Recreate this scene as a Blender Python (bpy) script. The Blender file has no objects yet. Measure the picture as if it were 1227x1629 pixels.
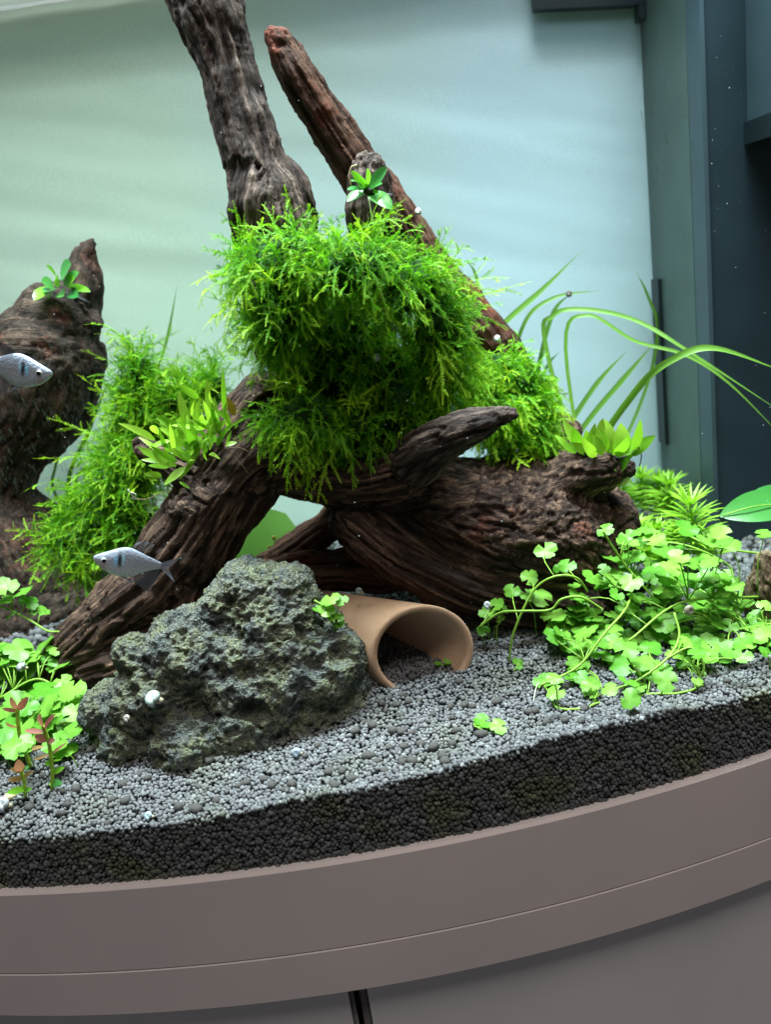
import bpy, math, random
import numpy as np
from mathutils import Vector, Matrix

# ------------------------------------------------------------------ camera, world, lights, exposure
sc = bpy.context.scene
COL = sc.collection
FPX, CX, CY = 1320.0, 613.5, 814.5                     # focal length and centre in photograph pixels
CAM = np.array([0.0, -0.42, 0.295])
_p, _r = math.radians(16.0), math.radians(8.3)
FW = np.array([0.0, math.cos(_p), -math.sin(_p)])
_rt = np.array([1.0, 0.0, 0.0]); _up = np.cross(_rt, FW)
RT = _rt * math.cos(_r) - _up * math.sin(_r)
UP = _up * math.cos(_r) + _rt * math.sin(_r)

camd = bpy.data.cameras.new('camera')
cam = bpy.data.objects.new('camera', camd); COL.objects.link(cam)
cam.matrix_world = Matrix(((RT[0], UP[0], -FW[0], CAM[0]), (RT[1], UP[1], -FW[1], CAM[1]),
                           (RT[2], UP[2], -FW[2], CAM[2]), (0, 0, 0, 1)))
camd.sensor_fit = 'HORIZONTAL'; camd.sensor_width = 36.0; camd.lens = 36.0 * FPX / 1227.0
camd.clip_start = 0.01; camd.clip_end = 20.0
camd.dof.use_dof = True; camd.dof.focus_distance = 0.50; camd.dof.aperture_fstop = 10.0
sc.camera = cam

world = bpy.data.worlds.new('World'); sc.world = world; world.use_nodes = True
world.node_tree.nodes['Background'].inputs[0].default_value = (0.95, 0.95, 1.0, 1)
world.node_tree.nodes['Background'].inputs[1].default_value = 0.075

def area(name, loc, target, sx, sy, power, color, spread=180):
    l = bpy.data.lights.new(name, 'AREA'); l.shape = 'RECTANGLE'; l.size = sx; l.size_y = sy
    l.energy = power; l.color = color; l.spread = math.radians(spread)
    o = bpy.data.objects.new(name, l); COL.objects.link(o); o.location = loc
    o.rotation_euler = (Vector(target) - Vector(loc)).to_track_quat('-Z', 'Y').to_euler()
    return o
# the tank's own strip light above the water, and a dim ceiling lamp in the room
area('tank_light', (0.03, 0.15, 0.78), (0.03, 0.13, 0.0), 0.85, 0.12, 7.0, (0.86, 1.0, 1.03), 70)
area('ceiling_lamp', (0.3, -0.8, 2.2), (0, 0, 0), 0.8, 0.8, 24.5, (1.0, 0.90, 0.86), 180)

sc.view_settings.view_transform = 'Standard'; sc.view_settings.look = 'None'
sc.view_settings.exposure = 0.0; sc.view_settings.gamma = 1.0
sc.cycles.use_denoising = True
sc.cycles.max_bounces = 7; sc.cycles.diffuse_bounces = 4; sc.cycles.transparent_max_bounces = 24
sc.cycles.caustics_reflective = False; sc.cycles.caustics_refractive = False

# ------------------------------------------------------------------ helpers
rng = np.random.default_rng(7); random.seed(7)
def ray(px, py): return FW + RT * (px - CX) / FPX - UP * (py - CY) / FPX
def at(px, py, Y):                                       # the point seen at that pixel at world depth Y
    d = ray(px, py); return CAM + d * (Y - CAM[1]) / d[1]
def mpp(P): return float((np.asarray(P) - CAM) @ FW) / FPX   # metres per photograph pixel there
def norm(v): return v / np.maximum(np.linalg.norm(v, axis=-1, keepdims=True), 1e-12)

_perm = np.concatenate([np.random.default_rng(3).permutation(256)] * 3)
_grad = norm(np.random.default_rng(4).normal(size=(256, 3)))
def perlin(p):
    p = np.asarray(p, float); i = np.floor(p).astype(int); f = p - i; u = f * f * f * (f * (f * 6 - 15) + 10); i &= 255
    out = 0
    for dx in (0, 1):
        for dy in (0, 1):
            for dz in (0, 1):
                h = _perm[_perm[_perm[(i[..., 0] + dx) & 255] + ((i[..., 1] + dy) & 255)] + ((i[..., 2] + dz) & 255)]
                w = (u[..., 0] if dx else 1 - u[..., 0]) * (u[..., 1] if dy else 1 - u[..., 1]) * (u[..., 2] if dz else 1 - u[..., 2])
                out = out + w * np.sum(_grad[h] * (f - np.array([dx, dy, dz])), -1)
    return out * 1.5
def fbm(p, o=4):
    s, a = 0, 1.0
    for k in range(o): s = s + a * perlin(p * 2 ** k + 17.3 * k); a *= 0.5
    return s
_jit = np.random.default_rng(5).random((256, 3))
def worley(p):
    i = np.floor(p).astype(int); f = p - i; best = np.full(p.shape[:-1], 9.0)
    for dx in (-1, 0, 1):
        for dy in (-1, 0, 1):
            for dz in (-1, 0, 1):
                c = (i + np.array([dx, dy, dz])) & 255
                h = _perm[_perm[_perm[c[..., 0]] + c[..., 1]] + c[..., 2]]
                d = np.array([dx, dy, dz]) + _jit[h] - f
                best = np.minimum(best, np.sum(d * d, -1))
    return np.sqrt(best)

def link(name, data, parent=None):
    o = bpy.data.objects.new(name, data); COL.objects.link(o)
    if parent is not None: o.parent = parent
    return o
def tag(o, label=None, cat=None, group=None, kind=None):
    if label: o['label'] = label
    if cat: o['category'] = cat
    if group: o['group'] = group
    if kind: o['kind'] = kind
    return o
def thing(name, label, cat, loc=(0, 0, 0), group=None):
    o = link(name, None); o.location = [float(c) for c in loc]; o.empty_display_size = 0.01
    return tag(o, label, cat, group)
def mesh_np(name, V, F, smooth=True, attrs=None):
    V = np.asarray(V, np.float32); F = np.asarray(F, np.int32); k = F.shape[1]
    m = bpy.data.meshes.new(name)
    m.vertices.add(len(V)); m.vertices.foreach_set('co', V.ravel())
    m.loops.add(F.size); m.loops.foreach_set('vertex_index', F.ravel())
    m.polygons.add(len(F)); m.polygons.foreach_set('loop_start', np.arange(0, F.size, k, dtype=np.int32))
    m.polygons.foreach_set('use_smooth', np.full(len(F), smooth))
    m.update(calc_edges=True)
    for n, a in (attrs or {}).items():
        a = np.asarray(a, np.float32)
        if a.ndim == 1: m.attributes.new(n, 'FLOAT', 'POINT').data.foreach_set('value', a)
        else: m.attributes.new(n, 'FLOAT_VECTOR', 'POINT').data.foreach_set('vector', a.ravel())
    return m
def mesh_py(name, V, F, smooth=True):
    m = bpy.data.meshes.new(name); m.from_pydata([tuple(map(float, v)) for v in V], [], [tuple(map(int, f)) for f in F])
    m.polygons.foreach_set('use_smooth', [smooth] * len(m.polygons)); m.update(); return m
def obj(name, mesh, mat, parent=None):
    mesh.materials.clear(); mesh.materials.append(mat)
    o = link(name, mesh, parent)
    if parent is not None: o.matrix_parent_inverse = Matrix.Translation(parent.location).inverted()
    return o                                              # part meshes are in world coordinates
def local(name, mesh, mat, parent):                      # a part whose mesh is in its thing's own coordinates
    mesh.materials.clear(); mesh.materials.append(mat)
    return link(name, mesh, parent)

def catmull(P, n):
    P = np.asarray(P, float); Q = np.vstack([2 * P[0] - P[1], P, 2 * P[-1] - P[-2]])
    seg = len(P) - 1; t = np.linspace(0, seg, n); i = np.minimum(t.astype(int), seg - 1); u = (t - i)[:, None]
    a, b, c, d = Q[i], Q[i + 1], Q[i + 2], Q[i + 3]
    return 0.5 * (2 * b + (c - a) * u + (2 * a - 5 * b + 4 * c - d) * u ** 2 + (3 * b - a - 3 * c + d) * u ** 3)
def frames(P):
    T = norm(np.gradient(P, axis=0)); ref = np.array([0, 0, 1.0]) if abs(T[0, 2]) < 0.9 else np.array([0, 1.0, 0])
    N = np.zeros_like(T); n = norm(np.cross(T[0], ref))
    for k in range(len(P)):
        n = norm(n - T[k] * (n @ T[k])); N[k] = n
    return T, N, np.cross(T, N)
def tube_geo(P, R, sides=8):
    P = np.asarray(P, float); R = np.broadcast_to(np.asarray(R, float), (len(P),)); T, N, B = frames(P)
    a = np.linspace(0, 2 * math.pi, sides, endpoint=False)
    V = P[:, None] + R[:, None, None] * (np.cos(a)[None, :, None] * N[:, None] + np.sin(a)[None, :, None] * B[:, None])
    V = V.reshape(-1, 3); F = []
    for k in range(len(P) - 1):
        for j in range(sides):
            j2 = (j + 1) % sides; F.append((k * sides + j, k * sides + j2, (k + 1) * sides + j2, (k + 1) * sides + j))
    F.append(tuple(range(sides))[::-1]); F.append(tuple((len(P) - 1) * sides + j for j in range(sides)))
    return V, F
def tube(name, P, R, mat, parent=None, sides=6):
    V, F = tube_geo(P, R, sides); return obj(name, mesh_py(name, V, F), mat, parent)
def ico(sub):
    import bmesh
    bm = bmesh.new(); bmesh.ops.create_icosphere(bm, subdivisions=sub, radius=1.0)
    V = np.array([v.co[:] for v in bm.verts]); F = np.array([[v.index for v in f.verts] for f in bm.faces]); bm.free()
    return V, F
ICO1, ICO2, ICO3 = ico(1), ico(2), ico(3)
def ellipsoid_geo(c, r, base=ICO3): return base[0] * np.asarray(r) + np.asarray(c), base[1]
def join(parts):
    V, F, n = [], [], 0
    for v, f in parts:
        V.append(np.asarray(v)); F += [tuple(int(i) + n for i in q) for q in f]; n += len(v)
    return np.vstack(V), F
def remesh(parts, voxel, smooth=6):                       # union of closed pieces as one skin
    V, F = join(parts); m = mesh_py('tmp', V, F); o = link('tmp', m)
    r = o.modifiers.new('r', 'REMESH'); r.mode = 'VOXEL'; r.voxel_size = voxel
    if smooth:
        s = o.modifiers.new('s', 'SMOOTH'); s.factor = 0.5; s.iterations = smooth
    dg = bpy.context.evaluated_depsgraph_get(); dg.update()
    me = bpy.data.meshes.new_from_object(o.evaluated_get(dg)); bpy.data.objects.remove(o); bpy.data.meshes.remove(m)
    n = len(me.vertices); co = np.empty(n * 3, np.float32); me.vertices.foreach_get('co', co)
    no = np.empty(n * 3, np.float32); me.vertices.foreach_get('normal', no)
    me.polygons.foreach_set('use_smooth', np.ones(len(me.polygons), bool))
    return me, co.reshape(-1, 3).astype(float), no.reshape(-1, 3).astype(float)
def setco(me, co): me.vertices.foreach_set('co', np.asarray(co, np.float32).ravel()); me.update()
def setattr_v(me, n, a):
    a = np.asarray(a, np.float32)
    if a.ndim == 1: me.attributes.new(n, 'FLOAT', 'POINT').data.foreach_set('value', a)
    else: me.attributes.new(n, 'FLOAT_VECTOR', 'POINT').data.foreach_set('vector', a.ravel())

# ------------------------------------------------------------------ materials
class NT:
    def __init__(s, name):
        s.m = bpy.data.materials.new(name); s.m.use_nodes = True; s.t = s.m.node_tree; s.t.nodes.clear()
        s.out = s.t.nodes.new('ShaderNodeOutputMaterial')
    def n(s, typ, **kw):
        o = s.t.nodes.new(typ)
        for k, v in kw.items():
            if k in o.inputs: s.set(o.inputs[k], v)
            else: setattr(o, k, v)
        return o
    def set(s, sock, v):
        if isinstance(v, bpy.types.NodeSocket): s.t.links.new(v, sock)
        elif isinstance(v, (tuple, list)) and sock.type == 'RGBA' and len(v) == 3: sock.default_value = (*v, 1)
        else: sock.default_value = v
    def ramp(s, fac, stops):
        r = s.n('ShaderNodeValToRGB'); s.set(r.inputs[0], fac); e = r.color_ramp.elements
        while len(e) < len(stops): e.new(0.5)
        for k, (p, c) in enumerate(stops): e[k].position = p; e[k].color = (*c, 1) if len(c) == 3 else c
        return r.outputs[0]
    def noise(s, vec, scale, detail=4, rough=0.55, dist=0.0):
        n = s.n('ShaderNodeTexNoise', Scale=scale, Detail=detail, Roughness=rough, Distortion=dist)
        if vec is not None: s.set(n.inputs['Vector'], vec)
        return n.outputs[0]
    def attr(s, name): return s.n('ShaderNodeAttribute', attribute_name=name)
    def pos(s): return s.n('ShaderNodeTexCoord').outputs['Object']
    def math(s, op, a, b=0.0):
        m = s.n('ShaderNodeMath', operation=op); s.set(m.inputs[0], a); s.set(m.inputs[1], b); return m.outputs[0]
    def mul(s, a, b, f=1.0):
        m = s.n('ShaderNodeMix', data_type='RGBA', blend_type='MULTIPLY'); m.inputs[0].default_value = f
        s.set(m.inputs[6], a); s.set(m.inputs[7], b); return m.outputs[2]
    def mix(s, f, a, b):
        m = s.n('ShaderNodeMix', data_type='RGBA'); s.set(m.inputs[0], f); s.set(m.inputs[6], a); s.set(m.inputs[7], b); return m.outputs[2]
    def bump(s, h, strength, dist):
        b = s.n('ShaderNodeBump', Strength=strength, Distance=dist); s.set(b.inputs['Height'], h); return b.outputs[0]
    def pbr(s, col, rough, normal=None, spec=0.3, **kw):
        p = s.n('ShaderNodeBsdfPrincipled', Roughness=rough); s.set(p.inputs['Base Color'], col)
        p.inputs['Specular IOR Level'].default_value = spec
        for k, v in kw.items(): s.set(p.inputs[k.replace('_', ' ')], v)
        if normal is not None: s.set(p.inputs['Normal'], normal)
        return p.outputs[0]
    def end(s, sh): s.t.links.new(sh, s.out.inputs[0]); return s.m
    def mixsh(s, f, a, b):
        m = s.n('ShaderNodeMixShader'); s.set(m.inputs[0], f); s.set(m.inputs[1], a); s.set(m.inputs[2], b); return m.outputs[0]

def leaf_mat(name, c1, c2, trans=0.35, rough=0.4, spec=0.35, attr=None, tint=None):
    t = NT(name)
    f = t.attr(attr).outputs['Fac'] if attr else t.n('ShaderNodeObjectInfo').outputs['Random']
    nz = t.noise(t.pos(), 260, 3)
    f = t.math('ADD', t.math('MULTIPLY', f, 0.8), t.math('MULTIPLY', nz, 0.25))
    col = t.ramp(f, [(0.05, c1), (0.95, c2)])
    d = t.pbr(col, rough, t.bump(nz, 0.15, 0.001), spec)
    tr = t.n('ShaderNodeBsdfTranslucent'); t.set(tr.inputs[0], t.mul(col, (1.0, 1.0, 0.55)))
    return t.end(t.mixsh(trans, d, tr.outputs[0]))

def wood_mat(name, dark, mid, light, red=(0.16, 0.06, 0.035), redamt=0.62):
    t = NT(name); g = t.attr('grain').outputs['Vector']; p = t.pos()
    a = t.noise(g, 420, 5, 0.6); b = t.noise(g, 120, 4, 0.55, 0.6); c = t.noise(p, 26, 4); hgt = t.attr('ridge').outputs['Fac']
    f = t.math('ADD', t.math('MULTIPLY', a, 0.40), t.math('MULTIPLY', b, 0.35))
    f = t.math('ADD', f, t.math('MULTIPLY', hgt, 0.30))
    col = t.ramp(f, [(0.36, dark), (0.53, mid), (0.70, light)])
    col = t.mix(t.ramp(c, [(redamt, (0, 0, 0)), (redamt + 0.14, (0.75, 0.75, 0.75))]), col, t.mul(col, (2.2, 0.95, 0.75)))
    fine = t.noise(g, 1500, 3); speck = t.noise(p, 900, 2)
    col = t.mul(col, t.ramp(speck, [(0.35, (0.62, 0.62, 0.62)), (0.6, (1.1, 1.1, 1.1))]))
    h = t.math('ADD', t.math('MULTIPLY', a, 1.0), t.math('MULTIPLY', fine, 0.45))
    return t.end(t.pbr(col, 0.72, t.bump(h, 0.75, 0.0035), 0.22))

def plain(name, col, rough=0.5, spec=0.3, scale=300, var=0.2, bump=0.15, bdist=0.0006):
    t = NT(name); nz = t.noise(t.pos(), scale, 4)
    c = t.mul(col, t.ramp(nz, [(0.3, (1 - var,) * 3), (0.7, (1 + var,) * 3)]))
    return t.end(t.pbr(c, rough, t.bump(nz, bump, bdist), spec))

M = {}
M['wood'] = wood_mat('driftwood_brown', (0.014, 0.008, 0.0065), (0.052, 0.029, 0.021), (0.25, 0.155, 0.105))
M['wood_grey'] = wood_mat('driftwood_greybrown', (0.016, 0.011, 0.010), (0.060, 0.041, 0.034), (0.23, 0.17, 0.135), redamt=0.7)
M['wood_red'] = wood_mat('driftwood_redbrown', (0.024, 0.012, 0.009), (0.085, 0.040, 0.026), (0.22, 0.115, 0.075), redamt=0.52)
M['wood_back'] = wood_mat('driftwood_dull', (0.022, 0.018, 0.015), (0.062, 0.042, 0.032), (0.17, 0.11, 0.08), redamt=0.56)
M['wood_pale'] = wood_mat('driftwood_pale', (0.06, 0.04, 0.025), (0.17, 0.115, 0.07), (0.36, 0.27, 0.17), redamt=0.8)
# moss
def moss_mat():
    t = NT('moss_green'); f = t.attr('tone').outputs['Fac']
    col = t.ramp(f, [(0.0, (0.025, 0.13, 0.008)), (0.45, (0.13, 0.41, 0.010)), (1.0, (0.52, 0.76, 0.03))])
    d = t.pbr(col, 0.5, None, 0.25)
    tr = t.n('ShaderNodeBsdfTranslucent'); t.set(tr.inputs[0], col)
    return t.end(t.mixsh(0.42, d, tr.outputs[0]))
M['moss'] = moss_mat()
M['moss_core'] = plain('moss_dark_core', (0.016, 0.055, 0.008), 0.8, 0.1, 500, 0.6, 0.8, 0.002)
M['penny'] = leaf_mat('pennywort_leaf', (0.12, 0.38, 0.03), (0.30, 0.62, 0.10), 0.34, 0.36, 0.4)
t = NT('pennywort_leaf_veined'); p = t.pos(); sp = t.n('ShaderNodeSeparateXYZ'); t.set(sp.inputs[0], p)
ang = t.math('ARCTAN2', sp.outputs[1], sp.outputs[0]); vn = t.math('ABSOLUTE', t.math('SINE', t.math('MULTIPLY', ang, 2.5)))
rad = t.math('SQRT', t.math('ADD', t.math('MULTIPLY', sp.outputs[0], sp.outputs[0]), t.math('MULTIPLY', sp.outputs[1], sp.outputs[1])))
nz = t.noise(p, 5.0, 3); f = t.math('ADD', t.math('MULTIPLY', t.n('ShaderNodeObjectInfo').outputs['Random'], 0.8), t.math('MULTIPLY', nz, 0.3))
col = t.ramp(f, [(0.1, (0.085, 0.31, 0.022)), (0.95, (0.25, 0.53, 0.075))])
col = t.mul(col, t.ramp(vn, [(0.0, (1.14, 1.10, 1.2)), (0.14, (0.98, 0.98, 0.97)), (1.0, (1.0, 1.0, 1.0))]))
col = t.mul(col, t.ramp(rad, [(0.0, (1.2, 1.12, 1.2)), (0.3, (1.0, 1.0, 1.0)), (0.82, (0.95, 0.97, 0.95)), (1.0, (0.72, 0.84, 0.7))]))
d = t.pbr(col, 0.36, t.bump(vn, 0.10, 0.02), 0.28); tr = t.n('ShaderNodeBsdfTranslucent'); t.set(tr.inputs[0], t.mul(col, (1.0, 1.0, 0.6)))
M['penny'] = t.end(t.mixsh(0.32, d, tr.outputs[0]))
M['penny_stem'] = plain('pennywort_stem', (0.22, 0.42, 0.05), 0.4, 0.3)
M['blade'] = leaf_mat('epiphyte_leaf', (0.15, 0.42, 0.02), (0.40, 0.68, 0.07), 0.45, 0.35, 0.4)
M['blade_old'] = leaf_mat('old_leaf', (0.22, 0.16, 0.02), (0.30, 0.22, 0.03), 0.3)
M['anubias'] = leaf_mat('anubias_leaf', (0.035, 0.20, 0.05), (0.12, 0.42, 0.09), 0.25, 0.22, 0.6)
M['anubias_new'] = leaf_mat('anubias_young_leaf', (0.16, 0.48, 0.03), (0.24, 0.58, 0.05), 0.35, 0.25, 0.5)
M['grass'] = leaf_mat('grass_blade', (0.09, 0.25, 0.035), (0.20, 0.42, 0.06), 0.4, 0.4)
M['needle'] = leaf_mat('needle_leaf', (0.20, 0.46, 0.02), (0.32, 0.62, 0.05), 0.4, 0.4)
M['bigleaf'] = leaf_mat('broad_leaf', (0.035, 0.22, 0.04), (0.07, 0.32, 0.06), 0.28, 0.3, 0.45)
M['spotleaf'] = leaf_mat('thin_green_leaf', (0.16, 0.46, 0.06), (0.30, 0.60, 0.16), 0.5, 0.4)
M['red_leaf'] = leaf_mat('red_tip_leaf', (0.55, 0.15, 0.15), (0.60, 0.27, 0.22), 0.35, 0.35)
M['peach_leaf'] = leaf_mat('peach_leaf', (0.50, 0.30, 0.12), (0.55, 0.40, 0.20), 0.35, 0.35)
M['red_stem'] = plain('stem_green', (0.34, 0.58, 0.04), 0.4, 0.3)
M['root'] = plain('pale_root', (0.55, 0.62, 0.45), 0.4, 0.3)
M['rhizome'] = plain('rhizome_dark', (0.02, 0.024, 0.022), 0.6, 0.3)
# terracotta
t = NT('terracotta'); p = t.pos(); a = t.noise(p, 900, 3); b = t.noise(p, 40, 4)
col = t.mul(t.ramp(b, [(0.35, (0.48, 0.30, 0.19)), (0.7, (0.55, 0.36, 0.24))]), t.ramp(a, [(0.3, (0.86, 0.86, 0.86)), (0.7, (1.08, 1.08, 1.08))]))
M['terracotta'] = t.end(t.pbr(col, 0.75, t.bump(a, 0.25, 0.0005), 0.2))
# lava rock
t = NT('lava_rock'); p = t.pos(); pit = t.attr('pit').outputs['Fac']
a = t.noise(p, 55, 5, 0.6); b = t.noise(p, 900, 4, 0.65); c = t.noise(p, 160, 4)
col = t.ramp(a, [(0.30, (0.105, 0.125, 0.135)), (0.48, (0.175, 0.19, 0.165)), (0.56, (0.22, 0.24, 0.15)), (0.72, (0.13, 0.155, 0.16))])
col = t.mul(col, t.ramp(b, [(0.35, (0.35, 0.36, 0.38)), (0.62, (1.35, 1.35, 1.3))]))
col = t.mix(t.ramp(c, [(0.60, (0, 0, 0)), (0.72, (0.7, 0.7, 0.7))]), col, (0.16, 0.20, 0.07))
vor = t.n('ShaderNodeTexVoronoi', Scale=520.0); t.set(vor.inputs['Vector'], p)
h = t.math('ADD', t.math('MULTIPLY', b, 0.9), t.math('MULTIPLY', vor.outputs['Distance'], 0.7))
M['lava'] = t.end(t.pbr(col, 0.85, t.bump(h, 1.0, 0.0030), 0.2))
# soil
t = NT('soil_grain'); f = t.attr('tone').outputs['Fac']; al = t.attr('algae').outputs['Fac']
col = t.ramp(f, [(0.0, (0.085, 0.088, 0.092)), (0.6, (0.165, 0.172, 0.182)), (1.0, (0.30, 0.31, 0.32))])
col = t.mix(al, col, t.mul(col, (0.85, 0.95, 0.42)))
nz = t.noise(t.pos(), 1800, 3)
col = t.mul(col, t.ramp(nz, [(0.3, (0.75, 0.75, 0.75)), (0.7, (1.15, 1.15, 1.15))]))
M['grain'] = t.end(t.pbr(col, 0.6, t.bump(nz, 0.4, 0.0008), 0.35))
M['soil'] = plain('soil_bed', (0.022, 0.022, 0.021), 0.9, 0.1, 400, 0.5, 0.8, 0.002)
M['pellet'] = plain('soil_pellet', (0.075, 0.073, 0.068), 0.65, 0.3, 1500, 0.35, 0.5, 0.0006)
# tank
t = NT('back_film'); p = t.pos(); a = t.noise(p, 4.0, 3); b = t.noise(p, 700, 3)
sx = t.n('ShaderNodeSeparateXYZ'); t.set(sx.inputs[0], p); a = t.math('ADD', t.math('MULTIPLY', a, 0.35), t.math('MULTIPLY', sx.outputs[0], 1.3))
col = t.ramp(a, [(0.0, (0.64, 0.83, 0.68)), (0.36, (0.62, 0.83, 0.93))])
col = t.mul(col, t.ramp(b, [(0.3, (0.93, 0.93, 0.93)), (0.7, (1.04, 1.04, 1.04))]))
M['back'] = t.end(t.pbr(col, 0.6, None, 0.2))
t = NT('clear_glass'); g = t.n('ShaderNodeBsdfTransparent'); g.inputs[0].default_value = (0.985, 0.99, 0.985, 1)
M['glass'] = t.end(g.outputs[0])
t = NT('water_skin'); g = t.n('ShaderNodeBsdfTransparent'); g.inputs[0].default_value = (0.93, 0.98, 0.97, 1)
tr = t.n('ShaderNodeBsdfTranslucent'); tr.inputs[0].default_value = (0.9, 0.97, 0.97, 1)
gl = t.n('ShaderNodeBsdfGlossy'); gl.inputs['Roughness'].default_value = 0.08
M['water'] = t.end(t.mixsh(0.22, g.outputs[0], t.mixsh(0.35, tr.outputs[0], gl.outputs[0])))
t = NT('waterline_reflection'); tr = t.n('ShaderNodeBsdfTranslucent'); tr.inputs[0].default_value = (0.92, 0.97, 1.0, 1); g = t.n('ShaderNodeBsdfTransparent')  # whitish material, the water's bright reflection put into its colour
M['reflection_strip'] = t.end(t.mixsh(0.92, g.outputs[0], t.mixsh(0.45, tr.outputs[0], t.pbr((0.85, 0.92, 0.95), 0.15, None, 0.6))))
M['algae'] = plain('algae_fleck', (0.12, 0.17, 0.12), 0.7, 0.2)
M['speck'] = plain('pale_speck', (0.75, 0.85, 0.80), 0.6, 0.2)
M['filter_lit_side'] = plain('filter_lit_side_plastic', (0.08, 0.125, 0.115), 0.45, 0.35, 30, 0.12)  # lighter copy of the housing plastic, light on the side face painted in
M['filter_edge'] = plain('filter_edge_plastic', (0.055, 0.090, 0.112), 0.4, 0.4, 30, 0.1)
M['filter'] = plain('filter_front_plastic', (0.022, 0.042, 0.056), 0.4, 0.4, 30, 0.12)
M['filter_dark'] = plain('filter_black_plastic', (0.012, 0.020, 0.026), 0.4, 0.4, 30, 0.1)
def lam(name, c):
    t = NT(name); p = t.pos(); a = t.noise(p, 9, 3); b = t.noise(p, 2500, 2)
    col = t.mul(c, t.ramp(a, [(0.3, (0.93, 0.93, 0.94)), (0.7, (1.05, 1.04, 1.04))]))
    return t.end(t.pbr(col, 0.5, t.bump(b, 0.08, 0.0003), 0.3))
M['cab'] = lam('cabinet_taupe', (0.70, 0.63, 0.60)); M['door'] = lam('door_taupe', (0.76, 0.73, 0.72))
M['gap'] = plain('cabinet_gap_dark', (0.02, 0.018, 0.018), 0.6); M['rod'] = plain('door_edge_metal', (0.22, 0.20, 0.19), 0.3, 0.6)

# ------------------------------------------------------------------ tank shell, cabinet, filter
AX, AY, AR = -0.07, -0.0435, 1.0
YB = 0.36; ZW = 0.533; X0, X1 = -0.46, 0.52
def arcy(x, off=0.0): return AY + AR - np.sqrt((AR + off) ** 2 - (np.asarray(x) - AX) ** 2)
def arc_strip(xs, off_in, off_out, z0, z1, chamfer=0.0):
    """curved board between two arcs, z0..z1, chamfered outer top edge"""
    prof = [(off_in, z0), (off_out, z0), (off_out, z1 - chamfer), (off_out - chamfer, z1), (off_in, z1)] if chamfer else [(off_in, z0), (off_out, z0), (off_out, z1), (off_in, z1)]
    k = len(prof); V = []
    for x in xs:
        th = math.asin((x - AX) / AR)
        for off, z in prof: V.append((AX + (AR + off) * math.sin(th), AY + AR - (AR + off) * math.cos(th), z))
    F = []
    for i in range(len(xs) - 1):
        for j in range(k): F.append((i * k + j, (i + 1) * k + j, (i + 1) * k + (j + 1) % k, i * k + (j + 1) % k))
    F.append(tuple(range(k))); F.append(tuple((len(xs) - 1) * k + j for j in range(k))[::-1])
    return V, F
def box_geo(x0, x1, y0, y1, z0, z1):
    V = [(x, y, z) for x in (x0, x1) for y in (y0, y1) for z in (z0, z1)]
    return np.array(V), [(0, 1, 3, 2), (4, 6, 7, 5), (0, 4, 5, 1), (2, 3, 7, 6), (0, 2, 6, 4), (1, 5, 7, 3)]
XS = np.linspace(X0, X1, 90); fa_x = 0.27
tank = thing('aquarium', 'bow fronted glass aquarium with pale aqua back film', 'aquarium', (0.03, 0.16, 0.0))
V, F = arc_strip(XS, -0.0018, -0.0004, -0.0004, 0.58); gl = obj('front_glass', mesh_py('front_glass', V, F), M['glass'], tank)
# film on the back pane, its waves shaped to stand in for caustic bands
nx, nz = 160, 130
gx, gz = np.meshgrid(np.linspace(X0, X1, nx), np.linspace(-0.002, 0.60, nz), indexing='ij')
caustic_wav = 0.0014 * perlin(np.stack([gx * 3.0, gz * 22 + gx * 5.0, gx * 0], -1)) + 0.0006 * perlin(np.stack([gx * 9, gz * 50 + gx * 14, gx * 0 + 5], -1))
V = np.stack([gx, YB + caustic_wav * np.clip((gz - 0.12) * 4, 0, 1), gz], -1).reshape(-1, 3)
idx = np.arange(nx * nz).reshape(nx, nz)
F = np.stack([idx[:-1, :-1], idx[1:, :-1], idx[1:, 1:], idx[:-1, 1:]], -1).reshape(-1, 4)
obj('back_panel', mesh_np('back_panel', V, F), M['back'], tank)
V, F = box_geo(X0 - 0.008, X0 - 0.001, 0.04, YB + 0.01, -0.004, 0.58); obj('side_glass', mesh_py('side_glass', V, F, False), M['glass'], tank)
V, F = box_geo(X1 + 0.001, X1 + 0.008, 0.14, YB + 0.01, -0.004, 0.58); obj('side_glass', mesh_py('side_glass', V, F, False), M['glass'], tank)

# the water surface, seen from below along the top of the back film
wx, wy = np.meshgrid(np.linspace(X0 + .004, X1 - .004, 70), np.linspace(0.15, YB - 0.006, 40), indexing='ij')
wz = ZW + 0.0016 * perlin(np.stack([wx * 30, wy * 22, wx * 0], -1)) + 0.0012 * np.exp(-((wy - YB + .006) / 0.006) ** 2)
idx = np.arange(70 * 40).reshape(70, 40)
tag(obj('water', mesh_np('water', np.stack([wx, wy, wz], -1).reshape(-1, 3), np.stack([idx[:-1, :-1], idx[1:, :-1], idx[1:, 1:], idx[:-1, 1:]], -1).reshape(-1, 4)), M['water']),
    'rippled water surface along the top of the back film', kind='structure')

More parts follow.
